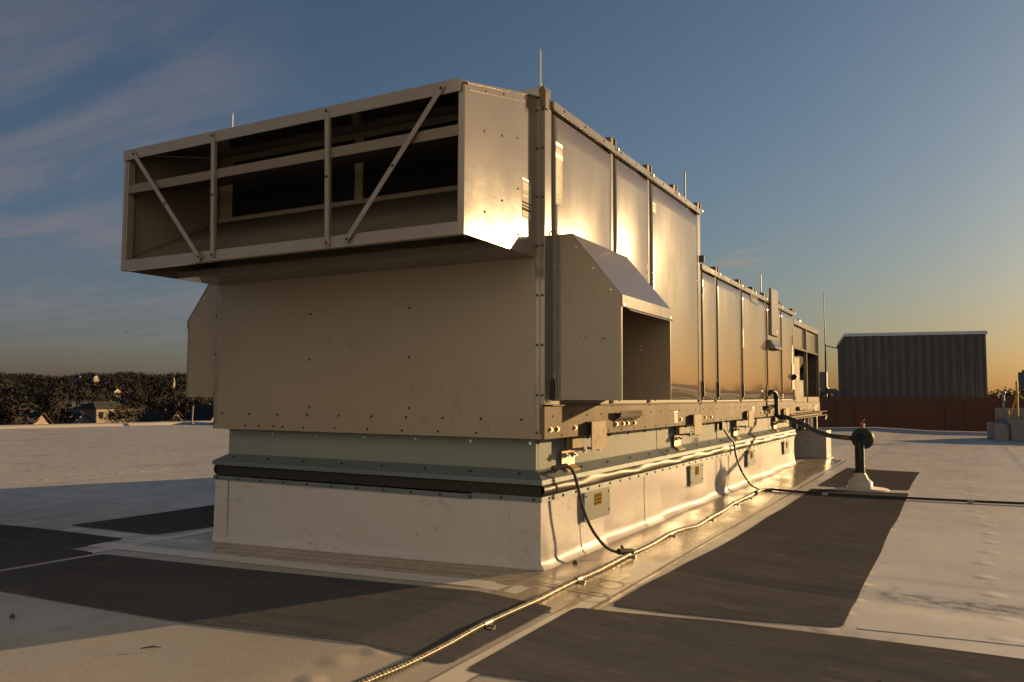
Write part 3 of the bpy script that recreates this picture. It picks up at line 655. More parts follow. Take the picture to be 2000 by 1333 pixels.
for y in (8.267, 8.962): mb.prism([(X0+.012, y, 2.24), (X0+.04, y, 2.24), (X0+.135, y, 2.12), (X0+.135, y, 2.09), (X0+.012, y, 2.09)], (0, .012, 0))
mb.build('rain_hood', 'paint', unit, .002)

# roof skin, trim and ribs
mb = MB(); mb.box(XB, X0-.06, .062, 4.26, 3.57, 3.605); mb.box(XB, X0-.06, 4.262, 10.84, 2.885, 2.92); mb.box(XB, X0-.055, 4.22, 4.26, 2.92, 3.565); mb.build('roof_panel', 'paint', unit)
for y0, y1, z in ((.084, 4.27, 3.54), (4.29, 10.85, 2.868)):
    mb = MB(); mb.box(X0-.058, X0+.022, y0, y1, z, z+.062); mb.box(X0+.018, X0+.024, y0, y1, z-.012, z-.0005)
    k = y0+.2
    while k < y1-.1: mb.screw((X0+.022, k, z+.035), (1, 0, 0), .010); k += .42
    mb.build('roof_trim', ['paint', 'screw'], unit, .003)
for y, z in ((1.35, 3.604), (2.35, 3.604), (3.23, 3.604), (4.20, 3.606), (5.03, 2.932), (6.33, 2.932), (7.24, 2.932), (8.10, 2.932), (9.47, 2.932), (10.78, 2.932)):
    mb = MB(); mb.box(XB, X0+.012, y-.05, y+.05, z, z+.062); mb.box(X0+.012, X0+.026, y+.03, y+.055, z-.045, z+.066)
    mb.screw((X0+.024, y+.10, z-.02), (1, 0, 0), .014, 1); mb.build('roof_rib', ['rail', 'brass'], unit, .004)
mb = MB(); mb.cyl((X0+.02, 4.30, 2.95), (X0+.02, 4.30, 3.03), .03, 8); mb.build('corner_cap', 'rail', unit)
# base rail
mb = MB(); mb.box(X0-.0415, X0, Y0, 10.85, ZB, ZR); mb.box(X0-.10, X0+.014, .086, 10.84, ZR+.001, ZR+.012); mb.box(X0-.09, X0-.012, .09, 10.84, ZR+.013, ZR+.05, 2)
mb.box(XB+.0, XB+.10, .07, 10.85, ZB, ZR)
for y in (1.35, 2.36, 4.20, 4.96, 6.37, 8.16, 9.45): mb.box(X0-.05, X0+.004, y-.03, y+.03, ZR+.013, ZR+.046)
mb.box(X0, X0+.003, 4.19, 4.235, ZB+.002, ZR-.001)
for i in range(33): mb.screw((X0, .12+i*.325, ZR-.075), (1, 0, 0), .009)
for i in range(33): mb.screw((X0, .28+i*.325, ZB+.022), (1, 0, 0), .009)
for y in (.07, .19, .52, 3.40, 4.42, 4.70, 7.7, 8.7): mb.cyl((X0-.002, y, 1.04), (X0+.017, y, 1.04), .016, 6, 3); mb.cyl((X0, y, 1.04), (X0+.004, y, 1.04), .021, 10, 3)
rail = mb.build('base_rail', ['rail', 'screw', 'dark', 'brass'], unit, .002)
sticker(X0+.001, 3.16, 3.30, 1.0, 1.14, rail, 'red', (('red', .86, .99),), 7); sticker(X0+.001, 7.08, 7.24, 1.06, 1.14, rail, None, (('red', .86, .99),), 5)
# lifting brackets: pressed S profile with a slot
def lift(y0, w):
    prof = [(0, 1.015), (0.008, 1.015), (.008, 1.068), (.075, 1.112), (.075, 1.165), (.067, 1.165), (.067, 1.117), (0, 1.075)]
    mb = MB(); mb.prism([(X0+a, y0, z) for a, z in prof], (0, w, 0)); mb.hull8([(X0+.012, y0+w*.42, 1.07), (X0+.014, y0+w*.52, 1.07), (X0+.077, y0+w*.62, 1.125), (X0+.075, y0+w*.52, 1.125)], [(X0+.016, y0+w*.42, 1.068), (X0+.018, y0+w*.52, 1.068), (X0+.081, y0+w*.62, 1.12), (X0+.079, y0+w*.52, 1.12)], 1)
    b = mb.build('lifting_bracket', ['paint', 'dark'], unit, .002)
    for f in (.08, .38, .60, .92):
        m = MB(); y = y0+w*f; m.cyl((X0+.008, y, 1.042), (X0+.024, y, 1.042), .016, 6); m.cyl((X0+.008, y, 1.042), (X0+.012, y, 1.042), .020, 10); m.build('bolt', 'brass', b)
lift(1.37, .56); lift(7.95, .5)
# restraint brackets between unit rail and curb
for y in (.66, 3.66, 6.47, 9.42):
    mb = MB(); ph = .235
    y += .05; xp = X0+.062
    mb.box(xp, xp+.009, y, y+.32, .85, .85+ph); mb.box(X0+.0, xp-.001, y+.03, y+.29, .85+ph-.010, .85+ph-.002); mb.box(-I+.02, xp-.001, y-.12, y+.30, .851, .859, 0); mb.box(-I+.01, -I+.02, y-.1, y+.2, .851, .95, 0)
    br = mb.build('restraint_bracket', ['plate', 'dark'], curb, .002)
    for yy in (y+.06, y+.25):
        m = MB(); m.box(xp+.009, xp+.0105, yy-.006, yy+.006, .985, 1.02); m.build('slot', 'dark', br)
    y -= .05
    for yy in (y-.03, y+.27):
        m = MB(); m.cyl((X0+.04, yy, .83), (X0+.04, yy, .885), .010, 8); m.cyl((X0+.04, yy, .838), (X0+.04, yy, .850), .018, 6); m.cyl((X0+.04, yy, .860), (X0+.04, yy, .872), .018, 6); m.build('bolt', 'bolt', br)
    mb = MB(); mb.prism([(-I+.02, y-.17, .725), (-.005, y-.17, .685), (.0, y-.17, .692), (-I+.03, y-.17, .735), (-I+.03, y-.17, .85), (-I+.02, y-.17, .85)], (0, .25, 0))
    ga = mb.build('gold_angle', 'brass', curb, .002)
    for yy in (y-.12, y+.03):
        m = MB(); m.cyl((-I+.03, yy, .81), (-I+.055, yy, .81), .020, 6); m.cyl((-I+.03, yy, .81), (-I+.075, yy, .81), .009, 8); m.build('bolt', 'bolt', ga)

# exhaust hoods on both long sides --------------------------------------
def exhaust(sgn, xw):
    def X(d): return xw+sgn*d
    y0, y1 = .114, 1.28; zt, zm, zb2 = 2.537, 2.045, 1.266; d1, d2 = .162, .565; t = .004
    m = MB(); m.hull8([(X(0), y0-.006, zt), (X(d1), y0-.006, zt), (X(d1), y1+.006, zt), (X(0), y1+.006, zt)], [(X(0), y0-.006, zt+t), (X(d1+.003), y0-.006, zt+t), (X(d1+.003), y1+.006, zt+t), (X(0), y1+.006, zt+t)])
    m.hull8([(X(d1), y0-.006, zt), (X(d2), y0-.006, zm), (X(d2), y1+.006, zm), (X(d1), y1+.006, zt)], [(X(d1+.003), y0-.006, zt+t), (X(d2+.004), y0-.006, zm+t), (X(d2+.004), y1+.006, zm+t), (X(d1+.003), y1+.006, zt+t)])
    eh = m.build('exhaust_hood', 'paint', unit)
    for y in (y0, y1-t):
        mb = MB(); mb.prism([(X(0), y, zb2), (X(d2), y, zb2), (X(d2), y, zm-.001), (X(d1), y, zt-.001), (X(0), y, zt-.001)], (0, t, 0))
        if y == y0:
            for k in (.15, .5, .85): mb.screw((X(d1+(d2-d1)*k-.025), y0, zt+(zm-zt)*k-.03), (0, -1, 0), .007)
            for z in (1.45, 1.9, 2.3): mb.screw((X(.018), y0-.004, z), (0, -1, 0), .006, 1)
            mb.box(min(X(.0), X(.03)), max(X(.0), X(.03)), y0-.006, y0-.0005, zb2, zt-.002)
            for px_, pz_, l_ in ((.22, 1.74, .012), (.27, 1.735, .02), (.40, 1.72, .03), (.42, 1.725, .012), (.16, 1.71, .006)): mb.box(min(X(px_), X(px_+l_)), max(X(px_), X(px_+l_)), y0-.0012, y0-.0004, pz_, pz_+.006, 2)
        mb.build('hood_side', ['paint_front', 'bolt', 'debris'], eh)
    m = MB(); m.box(min(X(d2+.005), X(d2+.009)), max(X(d2+.005), X(d2+.009)), y0-.008, y1+.008, zm-.085, zm+.003)
    m.hull8([(X(d2+.004), y0+.10, zm-.085), (X(d2+.03), y0+.10, zm-.105), (X(d2+.03), y1+.02, zm-.105), (X(d2+.004), y1+.02, zm-.085)], [(X(d2+.005), y0+.10, zm-.088), (X(d2+.03), y0+.10, zm-.108), (X(d2+.03), y1+.02, zm-.108), (X(d2+.005), y1+.02, zm-.088)])
    m.screw((X(d2+.009), y0+.02, zm-.07), (sgn, 0, 0), .008); m.screw((X(d2+.009), y1-.03, zm-.07), (sgn, 0, 0), .008)
    m.build('hood_lip', ['paint', 'bolt'], eh, .001)
    m = MB(); m.box(min(X(d2), X(d2-.02)), max(X(d2), X(d2-.02)), y0-.003, y0-.0005, zb2, zm-.09); m.build('hood_edge', 'paint', eh)
    m = MB(); m.box(min(X(.006), X(.012)), max(X(.006), X(.012)), y0+.05, y1-.06, zb2+.04, zt-.04)
    for k in range(9): z = zb2+.10+k*.125; m.box(min(X(.013), X(.03)), max(X(.013), X(.03)), y0+.06, y1-.07, z, z+.006)
    m.build('exhaust_damper', 'filter', eh)
    if sgn > 0:
        m = MB(); m.tube([(X(.035), y0-.02, zb2+.01), (X(.035), y0-.02, zt-.04), (X(.03), y0-.005, zt+.03), (X(.012), y0+.01, zt+.04)], .007, 8); m.tube([(X(.055), y0-.02, zb2+.01), (X(.055), y0-.02, zt-.03), (X(.05), y0-.01, zt+.015)], .005, 8)
        m.build('corner_conduit', 'galv', eh)
        m = MB(); m.box(X(.004), X(.03), y0-.05, y0-.012, 1.27, 1.42); m.build('hinge', 'black', eh)
        for z in (1.63, 1.655): pass
        m = MB()
        for z in (1.70, 1.735): m.cyl((X(.30), y1-t-.0005, z), (X(.30), y1-t-.004, z), .012, 8)
        m.build('rivet_pair', 'bolt', eh)
exhaust(1, X0); exhaust(-1, XB)

# condenser end ------------------------------------------------------------
E0, E1 = 10.85, 14.13
mb = MB(); mb.box(X0-.09, X0+.0, E0, E1, ZB+.01, ZR-.04); mb.box(XB, XB+.09, E0, E1, ZB+.01, ZR-.04); mb.box(XB, X0-.1, E1-.1, E1, ZB+.01, ZR-.04); mb.box(X0, X0+.06, 11.0, 12.9, 1.03, 1.10); 
for y in (11.05, 11.5, 11.7, 11.9): mb.cyl((X0+.06, y, 1.05), (X0+.075, y, 1.05), .018, 6, 1)
mb.box(X0-.3, X0-.004, E0, 12.3, 1.18, 1.29); mb.box(X0-.3, X0-.004, 12.45, E1-.05, 1.18, 1.29)
cr = mb.build('condenser_rail', ['rail', 'brass'], unit, .002)
sticker(X0+.001, 12.55, 12.75, 1.05, 1.13, cr, None, (), 3); sticker(X0+.001, 13.7, 13.82, 1.07, 1.13, cr, None, (), 2)
mb = MB(); mb.box(X0+.001, X0+.02, 13.15, 13.5, .985, 1.12); mb.build('tie_plate', 'plate', unit)
for y0, y1 in ((E0-.05, E0+.01), (12.36, 12.44), (E1-.07, E1)):
    mb = MB(); mb.box(X0-.07, X0+.002, y0, y1, ZR-.03, 2.71); mb.build('condenser_post', 'paint', unit, .003); mb = MB(); mb.box(XB, XB+.07, y0, y1, ZR-.03, 2.71); mb.build('condenser_post', 'paint', unit, .003)
mb = MB(); mb.box(X0-.08, X0+.004, E0, E1+.005, 2.712, 2.815); mb.box(XB, X0-.082, E0, E1, 2.79, 2.812); mb.box(XB, XB+.06, E0, E1, 2.712, 2.789); mb.box(X0-.055, X0-.002, E0+.011, 12.359, 2.235, 2.27); mb.box(X0-.055, X0-.002, 12.441, E1-.071, 2.235, 2.27)
mb.box(XB+.1, X0-.3, 11.3, 13.9, 2.813, 2.86)
mb.build('condenser_top', 'paint', unit, .003)
for y0, y1 in ((E0+.011, 12.359), (12.441, E1-.071)):
    mb = MB(); mb.box(X0-.055, X0-.045, y0, y1, 2.271, 2.711)
    for k in range(3): mb.screw((X0-.045, y0+.3+k*.4, 2.30), (1, 0, 0), .012)
    mb.build('condenser_panel', ['door', 'screw'], unit)
mb = MB(); mb.box(XB+.3, -1.5, E0+.05, E1-.05, 1.2, 2.78, 0); mb.box(XB, X0-.075, E1-.02, E1-.002, 1.19, 2.70, 1); mb.box(-1.4, -.3, E0+.02, E0+.04, 1.2, 2.7, 1)
mb.hull8([(-.12, 12.5, 2.25), (-.12, E1-.1, 2.25), (-.6, E1-.1, 1.25), (-.6, 12.5, 1.25)], [(-.15, 12.5, 2.25), (-.15, E1-.1, 2.25), (-.63, E1-.1, 1.25), (-.63, 12.5, 1.25)], 0)
mb.build('condenser_interior', ['filter', 'paint_in'], unit)
mb = MB(); mb.box(-.35, X0-.01, E0+.06, 11.52, 1.26, 2.06); mb.box(-.36, X0-.004, E0+.055, 11.54, 2.061, 2.08)
cb = mb.build('control_box', 'rail', unit, .003)
mb = MB(); mb.tube([(-.55, 11.85, 1.28), (-.55, 11.85, 1.70), (-.55, 11.85, 1.80)], [.20, .20, .12], 16); mb.tube([(-.12, 11.75, 1.3), (-.05, 11.7, 1.6), (-.10, 11.75, 1.95)], .022, 8, 1); mb.tube([(-.05, 11.62, 1.3), (-.02, 11.65, 1.45), (-.1, 11.8, 1.5)], .02, 8, 1); mb.cyl((-.05, 11.66, 1.42), (-.02, 11.60, 1.46), .03, 8, 1); mb.build('compressor', ['black', 'rod'], unit)
mb = MB(); mb.box(-.42, -.16, 12.62, 13.2, 1.29, 1.62); mb.box(-.43, -.15, 12.61, 13.21, 1.621, 1.65); mb.build('motor_box', 'motor', unit, .004)
mb = MB(); mb.tube([(-.2, 12.9, 2.82), (-.2, 12.9, 2.93), (-.2, 13.0, 2.97), (-.2, 13.15, 2.94), (-.2, 13.2, 2.82)], .03, 8); mb.build('fan_guard_handle', 'rod', unit)

# steel under the condenser, piers, isolators --------------------------------
mb = MB(); mb.box(-.14, .12, 9.95, 14.75, .872, .885); mb.box(-.02, .0, 9.96, 14.74, .886, .955); mb.box(-.14, .12, 9.95, 14.75, .956, .967)
mb.hull8([(.06, 14.4, .80), (.12, 14.4, .80), (.12, 14.6, .87), (.06, 14.6, .87)], [(.06, 14.4, .79), (.125, 14.5, .76), (.125, 14.7, .83), (.06, 14.6, .86)])
tag(mb.build('steel_beam', 'rail', at=(0, 12, .87)), 'steel support beam under the far end of the unit, resting on spring isolators', 'beam')
def pier(x0, x1, y0, y1, z1, label):
    z0 = -.32; mb = MB(); mb.box(x0, x1, y0, y1, z0, z1); mb.box(x0-.012, x1+.012, y0-.012, y1+.012, z1-.045, z1-.004); mb.box(x1-.035, x1+.006, y0-.006, y1+.006, z0, z1-.05); mb.box(x0, x1+.05, y0-.05, y1, -.34, zroof(x1, y0)+.01)
    tag(mb.build('equipment_pier', 'flash', at=((x0+x1)/2, (y0+y1)/2, 0), bevel=.01), label, 'pier', 'white piers under the unit')
pier(-3.6, .33, 12.85, 13.6, .57, 'white membrane pier nearest the curb, carrying the spring isolators')
pier(-3.6, -.55, 16.3, 17.0, .82, 'second white pier, farther off behind the first one')
first = None
for i, (x, y, lab) in enumerate(((-.36, 13.1, 'black spring isolator on the white pier, nearer the curb'), (-.04, 13.2, 'black spring isolator on the white pier, nearest its right end'))):
    t = thing('spring_isolator', (x, y, .57), lab, 'isolator', 'spring isolators on the white pier')
    mb = MB(); mb.box(x-.16, x+.16, y-.1, y+.1, .571, .585); mb.build('base_plate', 'black', t)
    for s in (-1, 1):
        mb = MB(); mb.box(x+s*.13-.02, x+s*.13+.02, y-.05, y+.05, .586, .87); mb.build('post', 'black', t)
    mb = MB(); mb.tube([(x+.055*math.cos(a*.5), y+.055*math.sin(a*.5), .59+a*.0034) for a in range(80)], .010, 6); mb.build('spring', 'black', t)

# lightning rods --------------------------------------------------------------
def rod(x, y, z0, z1, label, r=.0095):
    mb = MB(); mb.cyl((x, y, z0), (x, y, z1-.03), r, 8); mb.tube([(x, y, z1-.03), (x, y, z1)], [r, .003], 8); mb.cyl((x, y, z0), (x, y, z0+.05), r*1.8, 8); mb.box(x-.05, x+.05, y-.03, y+.03, z0-.004, z0+.01)
    return tag(mb.build('lightning_rod', 'rod', at=(x, y, z0)), label, 'lightning rod', 'lightning rods on the unit')
rod(-.025, .02, 3.68, 4.03, 'lightning rod on the front right corner of the unit beside the hood')
rod(-3.42, .02, 3.68, 4.08, 'lightning rod showing above the left end of the intake hood')
rod(-.09, 4.12, 3.66, 4.08, 'lightning rod at the step in the roof line of the unit')
rod(-.09, 8.52, 2.97, 3.40, 'lightning rod just left of the tall control shield')
rod(-3.0, 14.0, 2.83, 4.05, 'lightning rod at the far condenser end of the unit', .016)

# gas pipe ---------------------------------------------------------------------
PX, PY = 1.47, 7.80; PZ = zroof(PX, PY)
gas = thing('gas_pipe', (PX, PY, PZ), 'dark gas pipe rising from a white boot and feeding the unit through a hose', 'gas pipe')
mb = MB(); mb.tube([(PX, PY, PZ), (PX, PY, .30), (PX, PY, .52), (PX, PY+.015, .60), (PX, PY+.06, .655), (PX, PY+.16, .67)], .068, 18); mb.build('riser', 'pipe', gas)
mb = MB(); d0 = Vector((PX+.03, PY+.13, .662))
for a, b, r in ((0, .03, .155), (.03, .05, .12), (.05, .09, .165), (.09, .115, .15)): mb.cyl(d0+Vector((0, a, 0)), d0+Vector((0, b, 0)), r, 28)
for k in range(8): a = k*math.pi/4+.2; mb.cyl(d0+Vector((.12*math.cos(a), -.012, .12*math.sin(a))), d0+Vector((.12*math.cos(a), .1, .12*math.sin(a))), .012, 6)
mb.build('regulator_disc', 'pipe', gas)
mb = MB(); mb.cyl(d0+Vector((0, .06, .15)), d0+Vector((0, .06, .23)), .028, 10); mb.bar(d0+Vector((-.03, .06, .22)), d0+Vector((.035, .06, .30)), .02, .015); mb.build('valve_handle', 'redvalve', gas)
mb = MB(); mb.tube([(PX, PY, PZ+.0), (PX, PY, PZ+.012), (PX, PY, PZ+.013), (PX, PY, PZ+.11), (PX, PY, PZ+.12), (PX, PY, PZ+.15), (PX, PY, PZ+.16), (PX, PY, PZ+.215), (PX, PY, PZ+.225), (PX, PY, PZ+.25)], [.40, .39, .175, .17, .155, .13, .115, .092, .078, .074], 28)
mb.build('pipe_boot', 'boot', gas)
mb = MB(); mb.tube([(PX, PY, PZ+.245), (PX, PY, PZ+.265)], .08, 16); mb.box(PX-.12, PX-.07, PY-.03, PY+.0, PZ+.24, PZ+.262); mb.build('boot_clamp', 'black', gas)
def bez(P, n=24):
    P = [Vector(p) for p in P]; P = [2*P[0]-P[1]]+P+[2*P[-1]-P[-2]]; out = []
    for i in range(1, len(P)-2):
        a, b, c, d = P[i-1:i+3]
        for k in range(n):
            t = k/n; out.append(.5*((2*b)+(c-a)*t+(2*a-5*b+4*c-d)*t*t+(3*b-a-3*c+d)*t**3))
    out.append(P[-2]); return out
hosep = bez([(.17, 8.42, .965), (.30, 8.44, .955), (.55, 8.36, .86), (.80, 8.24, .745), (1.0, 8.12, .69), (1.20, 8.02, .672), (PX-.13, PY+.16, .664)])
mb = MB(); mb.tube(hosep, .036, 14, rf=lambda i, k: .036+.0012*(i % 2)); mb.build('flexible_hose', 'hose', gas)
mb = MB(); i0 = int(len(hosep)*.86); i1 = int(len(hosep)*.955); mb.tube(hosep[i0:i1], .0385, 14); mb.build('yellow_tag', 'yellow', gas)
mb = MB(); mb.tube([(X0-.02, 8.18, 1.30), (X0+.03, 8.18, 1.35), (.10, 8.21, 1.375), (.14, 8.30, 1.375), (.155, 8.36, 1.34), (.16, 8.37, 1.28), (.16, 8.37, 1.02), (.165, 8.38, .985), (.18, 8.41, .965), (.22, 8.43, .962)], .035, 12)
for z in (1.29, 1.0): mb.cyl((.16, 8.37, z-.02), (.16, 8.37, z+.02), .044, 12)
mb.cyl((.21, 8.43, .962), (.27, 8.44, .958), .046, 8)
mb.build('drop_pipe', 'black', gas)

# lightning conductor cables ------------------------------------------------------
def rope(pts, r, step, name, mats, parent, n=18, strands=3, lay=.11):
    P = bez(pts, 8); out = [P[0]]; acc = 0
    D = [0]
    for a, b in zip(P[:-1], P[1:]): D.append(D[-1]+(b-a).length)
    T = D[-1]; m = int(T/step); j = 0; Q = []
    for i in range(m+1):
        s = T*i/m
        while j < len(D)-2 and D[j+1] < s: j += 1
        Q.append(P[j].lerp(P[j+1], (s-D[j])/max(1e-6, D[j+1]-D[j])))
    def rf(i, k):
        s = i*step; th = 2*math.pi*k/n
        return r*(1+.34*math.sin(strands*th+2*math.pi*s/lay*2)*math.sin(strands*th-2*math.pi*s/lay*2))
    mb = MB(); mb.tube(Q, r, n, 0, rf)
    if isinstance(mats, list):          # shade in the gaps of the braid, painted as dark faces
        for f in range((len(Q)-1)*n):
            i, k = divmod(f, n); sg = (i+.5)*step; th = 2*math.pi*(k+.5)/n
            if math.sin(strands*th+4*math.pi*sg/lay)*math.sin(strands*th-4*math.pi*sg/lay) < -.22: mb.m[f] = 1
    return mb.build(name, mats, parent)
def zc(x, y, h=.022): return zroof(x, y)+h
main = thing('braided_cable', (.36, 2, zroof(.36, 2)), 'bright braided aluminium conductor cable running along the roof beside the curb', 'cable')
pts = [(.352+.012*math.sin(y*2.1)+.008*math.sin(y*5.3)+(.06 if 2.6 < y < 4.4 else .02)*math.sin((y-1)*.9)**2, y, 0) for y in [-2.9+.35*k for k in range(25)]]
pts = [(x, y, zc(x, y, .024+.004*math.sin(y*4))) for x, y, z in pts]+[(.33, 6.0, zc(.33, 6.0)), (.36, 6.25, zc(.36, 6.25)), (.45, 6.38, zc(.45, 6.38))]
rope(pts, .0165, .010, 'braid', ['alu', 'copper'], main)
def clip(x, y, d, par):
    z = zroof(x, y); mb = MB(); d = Vector(d).normalized(); c = Vector((x, y, z+.024))
    mb.cyl(c-d*.04, c+d*.04, .022, 12); s = Vector((d.y, -d.x, 0)); mb.bar(c-d*.02+s*.02-Vector((0, 0, .018)), c-d*.02+s*.065-Vector((0, 0, .018)), .035, .006); mb.bar(c+d*.01+s*.02-Vector((0, 0, .015)), c+d*.01+s*.05-Vector((0, 0, .015)), .012, .014)
    mb.build('cable_clip', 'alu' if par is main else 'rod', par)
for y in (-1.40, -.12, .93, 2.05, 3.25, 4.6, 5.35): 
    x = min(pts, key=lambda p: abs(p[1]-y))[0]; clip(x, y, (0.03, 1, 0), main)
b1 = thing('bonding_cable', (.18, .5, 0), 'thick dark braided bonding cable hanging from the curb cap near the front corner', 'cable', 'bonding cables from the unit to the roof cable')
rope([(.035, .20, .742), (.075, .28, .752), (.115, .33, .71), (.13, .38, .60), (.15, .44, .42), (.19, .53, .24), (.25, .66, .09), (.30, .78, .03), (.345, .90, zc(.345, .9, .03))], .0115, .008, 'braid', 'copper', b1)
mb = MB(); mb.cyl((.02, .16, .738), (.08, .29, .752), .022, 8); mb.box(-.03, .03, .15, .24, .705, .722); mb.build('lug', 'copper', b1)
mb = MB(); mb.cyl((.31, .80, .03), (.37, .95, .012), .026, 8); mb.cyl((.33, .87, .03), (.31, .86, .07), .012, 6); mb.build('splice', 'copper', b1)
b2 = thing('bonding_cable', (.18, 6, 0), 'thin dark bonding cable dropping from the base rail to the cable junction', 'cable', 'bonding cables from the unit to the roof cable')
rope([(-.03, 5.52, .97), (-.02, 5.55, .88), (.02, 5.66, .76), (.055, 5.82, .665), (.06, 5.86, .60), (.075, 5.90, .45), (.13, 5.98, .25), (.22, 6.10, .07), (.30, 6.22, zc(.3, 6.22, .025))], .012, .02, 'braid', 'black', b2, 10)
mb = MB(); mb.box(-.06, -.01, 5.49, 5.56, .84, .96); mb.build('lug', 'black', b2)
b3 = thing('black_cable', (3, 7, 0), 'black cable crossing the long dark pad towards the right picture edge', 'cable')
p3 = bez([(x, 6.36+(x-.4)*.262+.02*math.sin(x*2.3), zc(x, 6.36+(x-.4)*.262, .026)) for x in (.42, .8, 1.2, 1.7, 2.2, 2.8, 3.5, 4.5, 6, 8, 10, 12)], 6)
mb = MB(); mb.tube(p3, .017, 10); mb.build('sheath', 'black', b3)
for x in (1.13, 1.75, 2.9): clip(x, 6.36+(x-.4)*.262, (1, .262, 0), b3)

# ------------------------------------------------------------------ brown wall and penthouse
TH = R(9); WV = Vector((math.cos(TH), math.sin(TH), 0)); DV = Vector((-math.sin(TH), math.cos(TH), 0))
def frame_pt(o, w, d, z): p = Vector(o)+WV*w+DV*d; return (p.x, p.y, z)
wo = (1.45, 40.7, 0)
bw = thing('brown_wall', wo, 'long dark brown panelled parapet wall beyond the far roof edge', 'wall')
def bx2(mb, o, w0, w1, d0, d1, z0, z1, mi=0):
    return mb.hull8([frame_pt(o, w0, d0, z0), frame_pt(o, w1, d0, z0), frame_pt(o, w1, d1, z0), frame_pt(o, w0, d1, z0)], [frame_pt(o, w0, d0, z1), frame_pt(o, w1, d0, z1), frame_pt(o, w1, d1, z1), frame_pt(o, w0, d1, z1)], mi)
mb = MB(); bx2(mb, wo, -20, 22, .02, .4, -14, 1.05, 1)
ws = [-20, -15, -11.5, -8, -5.6, -4.2, -3.3, -1.75, .85, 1.75, 3.6, 6.3, 9.6, 13, 17, 22]
for a, b in zip(ws[:-1], ws[1:]): bx2(mb, wo, a+.012, b-.012, -.012, .019, -4, 1.04)
mb.build('wall_panels', ['brown', 'dark'], bw)
mb = MB(); bx2(mb, wo, -20, 22, -.04, .44, 1.065, 1.29); mb.build('coping', 'brown', bw)
# a building mass behind that wall so the penthouse stands on something
mb = MB(); bx2(mb, wo, -20, 22, .45, 30, -14, .6); tag(mb.build('building_wing', 'white', at=wo), 'building wing behind the brown wall, carrying the ribbed penthouse', 'building')
po = (-2.40, 42.2, .6)
r_ = (po[1]+5.48)/40.6
ph = thing('mechanical_penthouse', po, 'dark ribbed metal penthouse with a pale roof fascia above the brown wall', 'penthouse')
PW, PD, PT = 6.75, 9.5, 4.72
mb = MB(); bx2(mb, po, 0, PW, 0, PD, .6, PT-.12)
k = 0
ww = .12
while ww < PW-.05:
    mb.hull8([frame_pt(po, ww, .0, .6), frame_pt(po, ww+.05, -.055, .6), frame_pt(po, ww+.11, -.055, .6), frame_pt(po, ww+.16, 0, .6)], [frame_pt(po, ww, .0, PT-.13), frame_pt(po, ww+.05, -.055, PT-.13), frame_pt(po, ww+.11, -.055, PT-.13), frame_pt(po, ww+.16, 0, PT-.13)]); ww += .405
dd = .2
while dd < PD:
    bx2(mb, po, -.05, 0, dd, dd+.12, .6, PT-.13); bx2(mb, po, PW, PW+.05, dd, dd+.12, .6, PT-.13); dd += .42
mb.build('ribbed_wall', 'ribbed', ph)
mb = MB(); bx2(mb, po, -.10, PW+.10, -.12, PD+.1, PT-.12, PT+.02); bx2(mb, po, -.06, PW+.06, -.08, PD+.06, PT+.021, PT+.05)
mb.build('roof_fascia', 'fascia', ph, .01)
mb = MB(); bx2(mb, po, -.10, .0, PD-.5, PD+.15, PT-.25, PT-.121); mb.build('gutter_end', 'black', ph)
# lightning mast with stand-off arm
def pol(u, d, z=None, v=None):
    a = YAW+math.atan((u-1000)/1575.07); return Vector((CAM.x+d*math.sin(a), CAM.y+d*math.cos(a), z if z is not None else 0))
def zat(v, d, u=1000): return CAM.z+((774+(u-1000)*.0045*.5+ (0))-v)/1575.07*d*math.cos(math.atan((u-1000)/1575.07))
mp_ = pol(1613, 53.5, .6)
mb = MB(); mb.tube([mp_, (mp_.x, mp_.y, 4.0)], .045, 8); mb.tube([(mp_.x, mp_.y, 4.0), (mp_.x-.02, mp_.y, 7.75)], [.035, .018], 8)
q = Vector(frame_pt(po, -.05, PD-.6, PT-.02)); mb.bar((mp_.x, mp_.y, 4.45), (q.x, q.y, 4.45), .05, .05)
tag(mb.build('lightning_mast', 'black', at=mp_), 'tall thin dark mast held by an arm off the penthouse roof', 'mast')
tk = pol(1605.5, 58, .6)
mb = MB(); mb.box(tk.x-.45, tk.x+.30, tk.y-.3, tk.y+.3, 1.9, 2.95)
for sx in (-.4, .25): mb.box(tk.x+sx-.03, tk.x+sx+.03, tk.y-.25, tk.y+.25, .6, 1.9)
mb.box(tk.x-.5, tk.x+.4, tk.y-.35, tk.y+.35, 1.84, 1.9)
tag(mb.build('vent_box', 'house3', at=tk), 'grey box on legs seen just past the unit\'s far end', 'vent')
mk = pol(1622, 54.5, .6)
mb = MB(); mb.tube([(mk.x-.7, mk.y, .6), (mk.x-.7, mk.y, 1.5), (mk.x-.55, mk.y, 1.65), (mk.x+.3, mk.y, 1.62), (mk.x+.5, mk.y, 1.4), (mk.x+.5, mk.y, .6)], .16, 10); mb.box(mk.x+.5, mk.x+1.0, mk.y-.3, mk.y+.3, .6, 1.62)
tag(mb.build('roof_duct', 'house3', at=mk), 'low dark bent duct behind the brown wall at the penthouse foot', 'duct')

